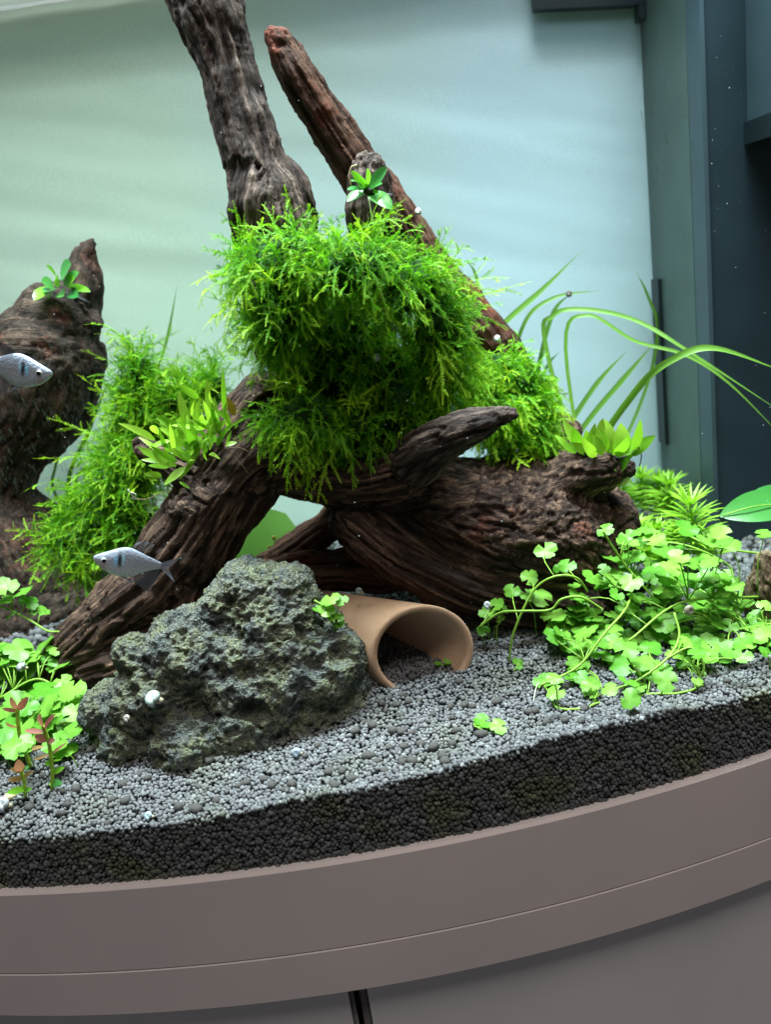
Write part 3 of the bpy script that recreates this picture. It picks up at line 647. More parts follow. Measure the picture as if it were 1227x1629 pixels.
# ------------------------------------------------------------------ leaves
def blade_geo(base, tip, wid, nrm, bow=0.15, segs=7, fold=0.18, shape=None, n2=0.5):
    """a pointed leaf from base to tip, widest in the middle, bowed toward nrm"""
    base, tip = np.asarray(base), np.asarray(tip); ln = np.linalg.norm(tip - base); d = (tip - base) / ln
    nrm = norm(nrm - d * (nrm @ d)); s = np.cross(d, nrm); V, F = [], []
    for k in range(segs + 1):
        t = k / segs; c = base + d * ln * t + nrm * (bow * ln * 4 * t * (1 - t) * 0.5)
        w = wid * 0.5 * (shape(t) if shape else math.sin(math.pi * min(1, t ** 0.8 * 0.97 + 0.03)) ** 0.8) + wid * 0.04
        V += [c + s * w + nrm * w * fold, c, c - s * w + nrm * w * fold]
    for k in range(segs):
        a = 3 * k; F += [(a, a + 1, a + 4, a + 3), (a + 1, a + 2, a + 5, a + 4)]
    return V, F
VIEW = -FW
def leafpx(parent, b, t, w, Yb, Yt, mat='blade', name='leaf', bow=None, nrm=None, **k):
    B, T = at(*b, Yb), at(*t, Yt); s = mpp(B)
    if nrm is None: nrm = norm(VIEW + np.array([random.uniform(-.4, .4), 0, random.uniform(0.1, 0.7)]))
    V, F = blade_geo(B, T, w * s, nrm, random.uniform(-0.05, 0.25) if bow is None else bow, **k)
    return obj(name, mesh_py(name, V, F), M[mat], parent)
# epiphyte on the log
ep = thing('fern_plant', 'dense tuft of narrow pointed green leaves rooted on the log shoulder', 'plant', at(300, 730, .10))
def c4(x, y): return (180 + x / 5.577, 580 + y / 5.577)
EL = [(370, 670, 45, 520, 62), (420, 620, 330, 550, 52), (560, 900, 215, 730, 78), (650, 620, 370, 440, 72), (670, 560, 580, 230, 80), (740, 560, 780, 290, 62), (790, 580, 790, 440, 66), (760, 300, 575, 175, 58),
      (985, 420, 970, 20, 40), (850, 430, 835, 120, 48), (740, 730, 640, 560, 74), (640, 690, 480, 570, 72), (850, 690, 690, 560, 52), (640, 910, 450, 1070, 66), (590, 1040, 680, 1100, 24), (430, 990, 275, 965, 52),
      (850, 800, 950, 840, 36), (930, 690, 840, 610, 52), (1000, 470, 915, 420, 64), (1010, 700, 1050, 580, 28), (1000, 720, 1100, 690, 42), (870, 600, 950, 520, 38), (920, 600, 1010, 490, 36), (700, 460, 720, 320, 26),
      (830, 780, 770, 640, 44), (780, 660, 715, 650, 60), (430, 860, 560, 800, 60), (520, 720, 430, 690, 40), (540, 700, 500, 560, 46), (690, 820, 640, 690, 36), (600, 800, 470, 760, 40), (900, 470, 880, 380, 44), (940, 560, 925, 450, 40),
      (700, 700, 560, 620, 50), (620, 600, 560, 420, 50), (680, 880, 720, 850, 26), (830, 850, 800, 720, 30), (560, 640, 410, 560, 54), (480, 560, 380, 480, 40), (1040, 540, 1020, 430, 40), (900, 360, 870, 220, 30), (640, 560, 700, 330, 40)]
for x0, y0, x1, y1, w in EL:
    yb = .098 + random.uniform(-.006, .006); leafpx(ep, c4(x0, y0), c4(x1, y1), w / 5.577 * 1.05, yb, yb - random.uniform(-.004, .018), 'blade')
for _ in range(46):
    f = random.random(); bx, by = 480 + 480 * f + random.gauss(0, 60), 860 - 260 * f + random.gauss(0, 70); a = random.gauss(-1.9, 0.65); l = random.uniform(150, 330)
    yb = .098 + random.uniform(-.008, .006); leafpx(ep, c4(bx, by), c4(bx + l * math.cos(a), by + l * math.sin(a)), random.uniform(6.5, 11), yb, yb - random.uniform(-.004, .012), 'blade')
leafpx(ep, c4(1080, 450), c4(1000, 285), 13, .108, .104, 'blade_old')
V, F = join([ellipsoid_geo(at(*c4(x, y), .112), [r * 0.00017 * f for f in (1, .7, .5)], ICO2) for x, y, r in ((620, 760, 22), (720, 760, 22), (830, 720, 20), (930, 660, 20), (500, 880, 18), (650, 850, 18))]); obj('rhizome', mesh_py('rhizome', V, F), M['rhizome'], ep)
for pts in ([(1000, 730), (1080, 820), (1160, 910), (1200, 970)], [(1030, 740), (1110, 735), (1200, 770)], [(520, 1110), (400, 1150), (300, 1195), (200, 1190)]):
    tube('root', catmull([at(*c4(*q), .098) for q in pts], 14), 0.00025, plain('root_brown', (0.22, 0.15, 0.09)), ep, 5)
for pts in ([(205, 1200), (160, 1150), (130, 1105)], [(190, 1190), (200, 1150), (140, 1130)], [(170, 1170), (185, 1190), (160, 1185)]):
    tube('root_tip', catmull([at(*c4(*q), .096) for q in pts], 8), 0.0004, M['root'], ep, 5)
# tuft at the far end of the log
ep2 = thing('fern_plant', 'small tuft of broad bright leaves on the low blunt end of the log', 'plant', at(950, 715, .12))
def c5(x, y): return (780 + x * .3808, 540 + y * .3808)
for x0, y0, x1, y1, w in [(400, 470, 305, 340, 52), (370, 440, 345, 370, 42), (420, 460, 400, 380, 40), (500, 480, 480, 335, 62), (540, 480, 545, 350, 72), (580, 470, 690, 402, 48), (600, 460, 628, 335, 40), (520, 555, 590, 480, 30), (500, 575, 592, 590, 52), (450, 430, 470, 330, 40),
                        (470, 470, 430, 400, 40), (560, 470, 640, 390, 40), (440, 480, 380, 410, 36), (360, 460, 290, 430, 30), (520, 470, 580, 400, 50), (490, 460, 450, 370, 36), (330, 460, 270, 400, 30), (540, 500, 610, 450, 40), (510, 520, 560, 540, 32), (400, 450, 440, 350, 30)]:
    yb = .118 + random.uniform(-.006, .006); leafpx(ep2, c5(x0, y0 + 12), c5(x1, y1), w * .42, yb, yb - random.uniform(-.006, .012), 'blade')
V, F = join([ellipsoid_geo(at(*c5(x, y), .122), [.005, .004, .0016], ICO2) for x, y in ((400, 475), (480, 482), (550, 490))]); obj('rhizome', mesh_py('rhizome', V, F), M['rhizome'], ep2)
tube('root', catmull([at(*c5(*q), .117) for q in ((610, 430), (632, 480), (625, 530))], 8), 0.0004, M['rhizome'], ep2, 5)
# small broad leaved plants
an = thing('anubias_plant', 'tiny plant with glossy dark oval leaves and a pale root on the stump', 'plant', at(588, 312, .125))
def c3(x, y): return (540 + x / 10.22, 240 + y / 10.22)
ov = lambda t: math.sin(math.pi * min(1, 0.04 + t * 0.96)) ** 0.55
for x0, y0, x1, y1, w, m in [(420, 600, 195, 335, 130, 'anubias_new'), (430, 600, 450, 290, 130, 'anubias_new'), (500, 600, 770, 270, 190, 'anubias'), (400, 650, 130, 640, 120, 'anubias'), (400, 680, 130, 830, 190, 'anubias'), (350, 620, 190, 500, 110, 'anubias'),
                             (480, 720, 860, 960, 260, 'anubias'), (520, 640, 700, 540, 110, 'anubias'), (540, 650, 640, 690, 60, 'anubias_new'), (470, 640, 340, 420, 70, 'anubias_new')]:
    leafpx(an, c3(x0, y0), c3(x1, y1), w / 10.22, .122, .114 + random.uniform(-.003, .004), m, shape=ov, fold=0.3)
tube('rhizome', catmull([at(*c3(*q), .122) for q in ((400, 640), (520, 680), (640, 740), (860, 760))], 10), 0.0022, M['rhizome'], an, 8)
tube('root', catmull([at(*c3(*q), .115) for q in ((480, 760), (500, 900), (535, 1100), (580, 1340))], 10), 0.0006, M['root'], an, 6)
tube('root', catmull([at(*c3(*q), .122) for q in ((190, 600), (165, 420), (200, 270), (290, 240))], 10), 0.0006, plain('root_tan', (0.35, 0.25, 0.16)), an, 6)
an2 = thing('anubias_plant', 'cluster of small bright oval leaves on top of the hazy driftwood pillar', 'plant', at(98, 470, .265))
def c6(x, y): return (x / 4.935, 370 + y / 4.935)
for x0, y0, x1, y1, w, m in [(440, 340, 365, 265, 50, 'anubias_new'), (480, 350, 560, 250, 110, 'anubias'), (420, 420, 325, 385, 70, 'anubias'), (400, 440, 270, 535, 70, 'anubias_new'), (520, 430, 620, 310, 60, 'anubias'), (530, 420, 710, 465, 40, 'anubias_new'),
                             (540, 470, 620, 505, 60, 'anubias'), (430, 440, 350, 470, 60, 'anubias'), (470, 420, 450, 330, 50, 'anubias_new'), (420, 480, 380, 520, 40, 'anubias_new'), (500, 400, 590, 360, 50, 'anubias_new'), (470, 470, 500, 500, 60, 'anubias')]:
    leafpx(an2, c6(x0, y0), c6(x1, y1), w / 4.935 * 1.5, .25, .238 + random.uniform(-.004, .004), m, shape=ov, fold=0.25)
tube('rhizome', catmull([at(*c6(*q), .258) for q in ((400, 480), (480, 490), (560, 490), (700, 560))], 10), 0.0018, M['rhizome'], an2, 7)
# big single leaves
bl = thing('broad_leaf_plant', 'large smooth oval green leaf above the clover shaped carpet near the filter', 'plant', soil_hit(1270, 985))
leafpx(bl, (1262, 800), (1146, 821), 52, .155, .15, 'bigleaf', bow=0.10, nrm=norm(np.array([0.0, -0.75, 0.75])), segs=12, shape=lambda t: math.sin(math.pi * min(1, t * 0.93 + 0.07)) ** 0.75, fold=0.2)
leafpx(bl, (1275, 800), (1200, 782), 40, .165, .17, 'bigleaf', bow=0.10, nrm=norm(np.array([0.0, -0.55, 0.85])), segs=10, fold=0.2)
tube('midrib', catmull([at(1262, 800, .1535), at(1200, 806, .1475), at(1150, 820, .1485)], 10), 0.0005, M['penny_stem'], bl, 6)
tube('stalk', catmull([at(1262, 800, .155), at(1285, 860, .16), soil_hit(1270, 985)], 12), 0.0012, M['penny_stem'], bl)
lf = thing('broad_leaf_plant', 'translucent green leaf with brown spots seen through the gap under the arch', 'plant', soil_hit(420, 960))
leafpx(lf, (405, 940), (440, 812), 112, .27, .265, 'spotleaf', bow=0.08, nrm=norm(np.array([0.2, -1, 0.35])), segs=10, shape=lambda t: math.sin(math.pi * min(1, t * 0.9 + 0.08)) ** 0.6)
leafpx(lf, (470, 905), (528, 812), 40, .28, .285, 'spotleaf', bow=0.05, nrm=norm(np.array([-0.2, -1, 0.35])), segs=8)
tube('stalk', catmull([at(402, 922, .27), at(415, 945, .27), soil_hit(420, 960)], 8), 0.001, M['penny_stem'], lf)
for px, py, r in ((436, 856, 4), (428, 870, 3), (443, 868, 5), (420, 884, 4), (450, 880, 3)):
    P = at(px, py, .2625); V, F = ellipsoid_geo(P, (r * .0005, .0003, r * .0006), ICO1); obj('brown_spot', mesh_py('brown_spot', V, F), M['blade_old'], lf)

# grass
def grass(label, blades, base, mat='grass'):
    t = thing('grass_plant', label, 'plant', base)
    for pts, w in blades:
        P = np.array([p if len(p) == 3 and isinstance(p, np.ndarray) else at(*p) for p in pts]); C = catmull(P, 36); T, N, B = frames(C)
        side = norm(np.cross(T, np.tile(VIEW + np.array([0.1, 0, 0.25]), (36, 1)))); up2 = np.cross(side, T); hw = w * 0.38 * mpp(P[len(P) // 2]) * np.clip(np.linspace(1, 0, 36) * 4, 0.06, 1)[:, None]
        V = np.stack([C + side * hw + up2 * hw * .35, C, C - side * hw + up2 * hw * .35], 1).reshape(-1, 3)
        F = []
        for k in range(35): a = 3 * k; F += [(a, a + 1, a + 4, a + 3), (a + 1, a + 2, a + 5, a + 4)]
        obj('blade', mesh_py('blade', V, F), M[mat], t)
    return t
g1 = soil_hit(800, 905); g1 = np.array([at(830, 820, .31)[0], .31, float(soilz(at(830, 820, .31)[0], .31))])
grass('long narrow grass blades rising behind the drooping moss tuft', [
    ([g1 - [.05, 0, 0], (640, 760, .30), (700, 620, .30), (800, 517, .30), (862, 462, .30), (922, 403, .30)], 12), ([g1 + [.004, 0, 0], (810, 640, .31), (832, 520, .30), (880, 475, .30), (955, 462, .30)], 8),
    ([g1 + [.008, 0, 0], (850, 640, .31), (862, 560, .30), (882, 495, .30), (908, 468, .30)], 9), ([g1 + [.01, .003, 0], (850, 650, .31), (870, 585, .31), (890, 560, .31)], 6),
    ([g1 - [.006, 0, 0], (765, 600, .33), (760, 455, .335), (742, 412, .335)], 7)], g1)
g2 = np.array([at(930, 850, .29)[0], .29, float(soilz(at(930, 850, .29)[0], .29))])
grass('straight dull green grass blades leaning over the low end of the log', [
    ([g2 - [.03, 0, 0], (830, 800, .29), (900, 685, .29), (950, 610, .29), (998, 558, .29)], 10), ([g2 - [.02, 0, 0], (850, 800, .29), (928, 680, .29), (990, 605, .29), (1042, 545, .29)], 11), ([g2 + [.004, .004, 0], (1020, 640, .335), (1046, 530, .34), (1030, 470, .34), (1012, 432, .34)], 7)], g2)
g3 = np.array([at(960, 700, .165)[0], .165, at(960, 705, .165)[2]])
g3b = np.array([at(945, 800, .20)[0], .20, float(soilz(at(945, 800, .20)[0], .20))])
grass('bright long grass blades arching over toward the filter box', [
    ([g3b, (940, 745, .19), (1012, 622, .165), (1075, 570, .15), (1140, 555, .145), (1250, 592, .14)], 15), ([g3b + [.004, 0, 0], (870, 560, .24), (880, 503, .24), (930, 493, .23), (1010, 510, .22), (1100, 562, .20), (1250, 660, .18)], 10),
    ([g3b + [.002, .006, 0], (900, 560, .25), (935, 502, .25), (1010, 543, .24), (1090, 565, .23), (1160, 610, .22), (1250, 700, .21)], 8)], g3b)
g4 = np.array([at(150, 850, .31)[0], .31, float(soilz(at(150, 850, .31)[0], .31))])
grass('faint grass blades standing against the back film behind the feathery moss', [([g4, (110, 780, .31), (140, 690, .31), (175, 600, .31)], 9), ([g4 + [.01, 0, 0], (225, 660, .335), (262, 555, .34), (282, 455, .34)], 6), ([g4 + [-.003, 0, 0], (120, 770, .31), (170, 735, .31), (200, 725, .31)], 7), ([g4, (90, 790, .31), (88, 745, .31), (100, 715, .31)], 6)], g4)

# needle leaved stems
def needle_plant(px, py, Y, label, whorls=5, size=46, down=None):
    top = at(px, py, Y); s = mpp(top); gz = float(soilz(top[0], Y)); base = np.array([top[0] - random.uniform(-.006, .006), Y, gz])
    t = thing('needle_plant', label, 'plant', base, 'needle leaved stems beside the filter')
    C = catmull([base, (base + top) / 2 + [.002, 0, 0], top], 20); tube('stem', C, 0.0007, M['red_stem'], t, 5)
    for k in range(whorls):
        f = 1 - k * 0.13; c = C[int(np.clip(f, 0, 1) * 19)]; parts = []
        for j in range(16):
            a = 2 * math.pi * (j + 0.5 * (k % 2) + random.uniform(-.2, .2)) / 16; el = 0.75 if k == 0 else random.uniform(0.1, 0.5); ln = size * s * random.uniform(0.75, 1.1) * (0.85 if k == 0 else 1)
            d = norm(np.array([math.cos(a), math.sin(a), el])); parts.append(blade_geo(c, c + d * ln, 4.2 * s, np.array([0, -0.3, 1.0]), 0.12, 4, 0.1))
        for j in range(7 if k == 0 else 0):
            d = norm(np.array([random.uniform(-.5, .5), random.uniform(-.5, .5), 1])); parts.append(blade_geo(c, c + d * size * s * 0.6, 4 * s, VIEW, 0.05, 4, 0.1))
        V, F = join(parts); obj('whorl', mesh_py('whorl', V, F), M['needle'], t)
needle_plant(1098, 806, .17, 'tallest needle leaved stem plant, its crown in front of the filter side', 6, 58)
needle_plant(1065, 775, .24, 'hazy needle leaved stem standing behind the tallest one beside the filter', 5, 44)
for px, py, Y in ((1015, 838, .2), (1045, 845, .19), (1075, 850, .18), (1030, 880, .17), (1060, 890, .16), (1120, 870, .18), (1000, 860, .22)):
    needle_plant(px, py, Y, 'short bright needle leaved stem in the low thicket beside the log', 4, 36)
for px, py, Y in ((985, 775, .30), (1020, 765, .31), (1048, 770, .30)):
    needle_plant(px, py, Y, 'thin faded needle leaved stem against the back film', 6, 40)

# ------------------------------------------------------------------ pennywort
def penny_mesh(seed):
    r = random.Random(seed); n = 44; V = [(0, 0, 0)]; F = []
    for ring, rr in ((0, 0.5), (1, 1.0)):
        for k in range(n):
            a = -math.pi + 2 * math.pi * (k + 0.5) / n
            m = 0.0
            for c, h in ((0, 1.0), (1.55, 1.0), (-1.55, 1.0), (2.5, 0.80), (-2.5, 0.80)):
                x = abs((a - c + math.pi) % (2 * math.pi) - math.pi); m = max(m, h * (1 - (x / 0.92) ** 5 * 0.62) if x < 0.92 else 0)
            m = max(m, 0.42); m *= 1 + 0.045 * math.cos(a * 11 + 0.5)
            if abs(abs(a) - math.pi) < 0.35: m = 0.22
            rad = m * rr if ring else 0.5 * (m * 0.8 + 0.2)
            V.append((rad * math.cos(a), rad * math.sin(a), 0.10 * rad * rad * (1 if seed % 2 else -0.8) + 0.05 * math.sin(3 * a + seed) * rad + 0.05 * math.cos(5 * a) * rad))
    for k in range(n):
        k2 = (k + 1) % n; F += [(0, 1 + k, 1 + k2), (1 + k, 1 + n + k, 1 + n + k2, 1 + k2)]
    m = mesh_py('pennywort_leaf', V, F); m.materials.append(M['penny']); return m
PM = [penny_mesh(s) for s in range(5)]
def penny_leaf(parent, P, r, root, tilt=0.5):
    o = link('leaf', random.choice(PM), parent); P = np.asarray(P)
    nz = norm(np.array([random.gauss(0, 0.28), -abs(random.gauss(tilt * 0.55, 0.22)), 1.0]))
    q = Vector(nz).to_track_quat('Z', 'Y'); q = q @ Matrix.Rotation(random.uniform(0, 6.28), 3, 'Z').to_quaternion()
    o.rotation_mode = 'QUATERNION'; o.rotation_quaternion = q; o.location = Vector(P) - parent.location; s = r * random.uniform(0.85, 1.12); o.scale = (s * random.uniform(.9, 1.1), s, s)
    mid = (P + root) / 2 + np.array([random.uniform(-.004, .004), 0.0, 0.002])
    V, F = tube_geo(catmull([P, P * 0.8 + mid * 0.2 - [0, 0, .002], mid, root], 8), 0.00042, 4)
    Mi = np.array(Matrix.LocRotScale(Vector(P), q, o.scale).inverted()); V = V @ Mi[:3, :3].T + Mi[:3, 3]
    m = mesh_py('petiole', V, F); local('petiole', m, M['penny_stem'], o)
def pennywort(label, leaves, runners, base):
    t = thing('pennywort_plant', label, 'plant', base); nodes = []
    for pts in runners:
        C = catmull([at(*p) for p in pts], 8 * len(pts)); C[:, 2] = np.maximum(C[:, 2], soilz(C[:, 0], C[:, 1]) + .001); tube('runner', C, 0.00075, M['penny_stem'], t, 6); nodes += list(C[::4])
    nodes = np.array(nodes)
    for (px, py, Y, rpx, tilt) in leaves:
        P = at(px, py, Y); P[2] = max(P[2], float(soilz(P[0], P[1])) + 0.004)
        cand = nodes if len(nodes) else np.array([[P[0], P[1], float(soilz(P[0], P[1]))]])
        dd = np.linalg.norm(cand - P + np.array([0, 0, .012]), axis=1) + np.where(cand[:, 2] > P[2], 0.03, 0); k = int(np.argmin(dd)); R = cand[k]
        if dd[k] > 0.035: R = np.array([P[0] + random.uniform(-.008, .008), P[1] + random.uniform(0, .01), float(soilz(P[0], P[1])) - .001])
        penny_leaf(t, P, rpx * mpp(P), R, tilt)
    return t
def yfor(px, py, ymax):
    h = soil_hit(px, py)[1] if py > 985 else ymax + 0.05
    return float(np.clip(h - abs(random.gauss(0.012, 0.012)), -0.028, ymax))
LV = []
for x, y, r, tl in [(868, 875, 22, 1.2), (893, 905, 13, 1.0), (903, 898, 14, 1.0), (962, 842, 17, .6), (996, 852, 15, .8), (992, 868, 13, .6), (885, 1003, 21, .7), (945, 917, 20, .5), (914, 930, 12, .2), (957, 932, 14, .5), (862, 950, 20, .8), (838, 945, 16, .8), (790, 962, 14, .6), (776, 975, 16, .9),
                    (960, 905, 12, 1.2), (842, 920, 14, 1.4), (815, 938, 14, 1.4), (800, 968, 10, .4), (797, 985, 9, .8), (770, 1003, 12, .6), (912, 1030, 23, .5), (935, 1005, 15, .5), (995, 1055, 26, .5), (1062, 1083, 20, 1.0), (1002, 1110, 22, .8), (941, 1112, 14, .9), (865, 1092, 18, .4), (885, 1100, 20, .6),
                    (940, 1090, 17, .6), (1000, 1085, 18, .4), (1115, 1030, 20, .7), (1160, 1035, 24, 1.1), (1128, 1047, 16, .4), (1075, 1040, 18, .5), (1030, 1035, 17, .3), (1112, 1068, 12, .7), (1110, 1082, 11, .4), (1190, 1020, 22, .4), (1222, 1010, 20, .5), (980, 972, 22, .4), (1010, 990, 24, .4), (1060, 980, 22, .5),
                    (1120, 985, 26, .5), (1090, 842, 24, .35), (1035, 845, 14, .2), (1150, 850, 20, .4), (1130, 860, 22, .4), (1060, 872, 26, .8), (1050, 905, 16, .6), (1160, 930, 20, .4), (1090, 920, 20, .4), (1215, 850, 18, .3), (1120, 900, 16, .4), (935, 985, 20, .6), (965, 1000, 22, .5), (1040, 1000, 20, .6), (930, 970, 16, .5)]:
    LV.append((x, y, yfor(x, y, .085 if x < 975 else random.uniform(.08, .12)), r, tl))
while len(LV) < 265:
    x = random.uniform(880, 1260); lo = 1100 - max(0, x - 1000) * 0.28; hi = 940 if x < 960 else 845; y = random.uniform(hi, lo)
    if (y < 890 or y > 1040) and random.random() < 0.6: continue
    if x > 1165 and 845 < y < 955: continue
    LV.append((x, y, yfor(x, y, .08 if x < 960 else random.uniform(.06, .125)), random.uniform(12, 23), random.uniform(0.1, 0.55)))
RN = [[(762, 998, .06), (795, 975, .055), (830, 972, .05), (875, 970, .05), (894, 953, .05), (925, 950, .05), (960, 970, .05)], [(810, 1052, .05), (818, 1005, .05), (849, 940, .055), (883, 917, .055), (917, 919, .055), (935, 940, .06)], [(1000, 1112, .005), (1024, 1111, .005), (1077, 1108, .003), (1119, 1089, .005)],
      [(872, 1105, .01), (894, 1134, .002), (925, 1135, .0), (955, 1122, .003)], [(960, 1100, .01), (1009, 1085, .01), (1062, 1047, .02), (1081, 1012, .03), (1073, 975, .04)], [(1119, 978, .06), (1161, 1001, .06), (1240, 990, .06)], [(1040, 860, .13), (1100, 870, .12), (1160, 900, .11), (1165, 930, .10), (1175, 960, .09)],
      [(860, 1090, .02), (920, 1060, .03), (960, 1010, .04), (1000, 960, .06), (1010, 900, .10)], [(1062, 1047, .02), (1100, 1030, .02), (1120, 1060, .012), (1110, 1082, .008)], [(1090, 850, .13), (1140, 870, .12), (1227, 880, .12), (1260, 860, .12)], [(960, 845, .08), (975, 870, .08), (1000, 905, .08), (1040, 950, .07)],
      [(1000, 1020, .04), (1080, 960, .06), (1180, 950, .08), (1260, 950, .08)]]
pennywort('spreading carpet of lobed clover shaped leaves on runners between the log end and filter', LV, RN, soil_hit(1050, 1060))
LV = []
for x, y, r, tl in [(10, 935, 22, .4), (35, 940, 16, .2), (5, 955, 18, .5), (45, 958, 16, .5), (62, 972, 16, .6), (20, 975, 14, .4), (20, 1048, 34, .4), (65, 1035, 28, .3), (90, 1030, 20, .3), (40, 1065, 32, .4), (10, 1080, 28, .4), (75, 1095, 28, .3), (100, 1090, 22, .3), (115, 1115, 26, .5), (65, 1120, 28, .5), (60, 1145, 26, .4),
                    (20, 1120, 30, .5), (10, 1160, 30, .5), (115, 1135, 20, .7), (115, 1160, 20, .7), (130, 1100, 10, .6), (85, 1150, 18, .6), (40, 1185, 18, .4), (10, 1190, 24, .6), (5, 1030, 20, .4)]:
    LV.append((x, y, yfor(x, y, .12 if y > 990 else .14), r, tl))
while len(LV) < 78:
    x, y = random.uniform(-40, 115), random.uniform(1030, 1190)
    LV.append((x, y, yfor(x, y, .115), random.uniform(16, 27), random.uniform(0.2, 0.6)))
pennywort('thick bed of larger lobed leaves at the foot of the arched log', LV,
          [[(-20, 960, .14), (10, 968, .14), (45, 985, .135), (75, 1003, .13), (95, 1005, .125)], [(-20, 1180, .05), (40, 1150, .07), (90, 1120, .08), (140, 1168, .06)], [(0, 1110, .09), (60, 1080, .10), (110, 1110, .09)], [(20, 1190, .045), (60, 1180, .05), (100, 1150, .06), (148, 1165, .055)]], soil_hit(60, 1160))
pennywort('loose lobed leaf sprig lying alone on the bare soil before the cave', [(770, 1153, soil_hit(770, 1153)[1] - .003, 16, .3), (795, 1158, soil_hit(795, 1158)[1] - .004, 18, .5), (762, 1160, soil_hit(762, 1160)[1] - .003, 10, .2)], [[(765, 1158, soil_hit(765, 1158)[1]), (785, 1163, soil_hit(785, 1163)[1]), (800, 1160, soil_hit(800, 1160)[1])]], soil_hit(780, 1165))
pennywort('little lobed leaf sprig squeezed between lava rock and terracotta pipe', [(525, 952, .045, 18, .5), (545, 956, .044, 12, .4), (520, 970, .043, 13, .8), (535, 982, .042, 14, .6), (505, 968, .045, 10, .4), (540, 992, .043, 10, .4)], [[(500, 955, .05), (530, 975, .045), (535, 1010, .045)]], at(535, 1010, .045))
pennywort('two tiny round leaves at the mouth of the terracotta pipe', [(712, 1051, .068, 8, .8), (697, 1058, .068, 7, .6)], [[(697, 1066, .07), (705, 1062, .07), (716, 1058, .07)]], soil_hit(705, 1066))
pennywort('single small loose leaf on the soil near the carpet edge', [(824, 1060, soil_hit(824, 1060)[1] - .004, 10, 1.0)], [[(818, 1068, soil_hit(818, 1068)[1]), (824, 1066, soil_hit(824, 1066)[1])]], soil_hit(824, 1068))

rt_ = thing('loose_root', 'fine white root threads lying on the soil at the carpet edge', 'root', soil_hit(885, 1085))
for pts in ([(862, 1083), (872, 1078), (885, 1082), (898, 1088)], [(868, 1092), (880, 1086), (890, 1090)], [(858, 1076), (866, 1084), (862, 1092)], [(848, 1120), (852, 1100), (858, 1088)]):
    tube('thread', catmull([soil_hit(*q) + np.array([0, -.003, .0035]) for q in pts], 10), 0.00032, M['root'], rt_, 5)
# red tipped stems
def red_stem(label, pts, pairs, Y):
    t = thing('red_tip_plant', label, 'plant', at(*pts[0], Y), 'red tipped stems'); tube('stem', catmull([at(*q, Y) for q in pts], 20), 3.2 * mpp(at(*pts[0], Y)), M['red_stem'], t, 8)
    for x0, y0, x1, y1, w, m in pairs:
        leafpx(t, (x0, y0), (x1, y1), w, Y, Y - random.uniform(-.004, .010), m, shape=lambda q: math.sin(math.pi * min(1, q * 0.92 + 0.06)) ** 0.7, bow=0.12)
def c8(x, y): return (x / 5.43, 1000 + y / 5.43)
def P8(l): return [(*c8(a, b), *c8(c, d), w / 5.43, m) for a, b, c, d, w, m in l]
red_stem('tallest red tipped stem plant standing clear on the soil', [c8(455, 1390), c8(450, 1200), c8(425, 1000), c8(395, 900), c8(375, 840)],
         P8([(385, 880, 480, 735, 45, 'red_leaf'), (375, 850, 350, 735, 70, 'red_leaf'), (385, 890, 215, 880, 42, 'red_leaf'), (410, 960, 300, 925, 70, 'red_leaf'), (415, 975, 478, 960, 45, 'red_leaf'), (450, 1080, 575, 985, 26, 'peach_leaf'), (430, 1085, 290, 1130, 28, 'peach_leaf'), (440, 1160, 385, 1165, 40, 'anubias_new'), (455, 1140, 530, 1130, 18, 'anubias_new'), (465, 1240, 555, 1195, 48, 'anubias_new'), (450, 1330, 540, 1335, 60, 'anubias'), (440, 1350, 430, 1330, 20, 'anubias_new')]), soil_hit(84, 1256)[1])
red_stem('shortest red tipped stem plant with peach coloured lower leaves', [c8(215, 1460), c8(215, 1360), c8(200, 1280), c8(180, 1230)],
         P8([(180, 1235, 160, 1130, 80, 'red_leaf'), (180, 1230, 90, 1205, 40, 'peach_leaf'), (200, 1290, 65, 1300, 44, 'peach_leaf'), (210, 1280, 290, 1225, 36, 'peach_leaf'), (215, 1380, 60, 1420, 60, 'anubias_new'), (215, 1400, 275, 1380, 40, 'anubias_new'), (190, 1225, 250, 1190, 40, 'anubias')]), soil_hit(40, 1268)[1])
red_stem('red tipped stem plant rising from among the larger lobed leaves', [c8(265, 1190), c8(225, 1080), c8(180, 960), c8(155, 800), c8(150, 690)],
         P8([(150, 700, 95, 590, 50, 'red_leaf'), (160, 700, 240, 590, 60, 'red_leaf'), (145, 710, 20, 690, 34, 'red_leaf'), (155, 850, 50, 810, 40, 'red_leaf'), (190, 970, 275, 890, 26, 'anubias_new'), (210, 1040, 160, 1090, 56, 'anubias'), (230, 1050, 380, 1015, 36, 'peach_leaf'), (260, 1190, 190, 1225, 40, 'anubias')]), soil_hit(49, 1222)[1])

# ------------------------------------------------------------------ fish
def fish_mats():
    t = NT('fish_scales'); v = t.attr('paint'); nz = t.noise(t.pos(), 1400, 3)
    col = t.mul(v.outputs['Color'], t.ramp(nz, [(0.3, (0.9, 0.9, 0.9)), (0.7, (1.1, 1.1, 1.1))]))
    vo = t.n('ShaderNodeTexVoronoi', Scale=900.0); t.set(vo.inputs['Vector'], t.pos()); col = t.mul(col, t.ramp(vo.outputs['Distance'], [(0.0, (1.35, 1.35, 1.35)), (0.7, (0.98, 1.0, 1.04))]))
    return t.end(t.pbr(col, 0.38, t.bump(vo.outputs['Distance'], 0.35, 0.0006), 0.5))
M['fish'] = fish_mats()
t = NT('fish_fin'); d = t.pbr((0.10, 0.115, 0.135), 0.5, None, 0.3); g = t.n('ShaderNodeBsdfTransparent'); wv = t.n('ShaderNodeTexWave', Scale=300.0, Distortion=1.0)
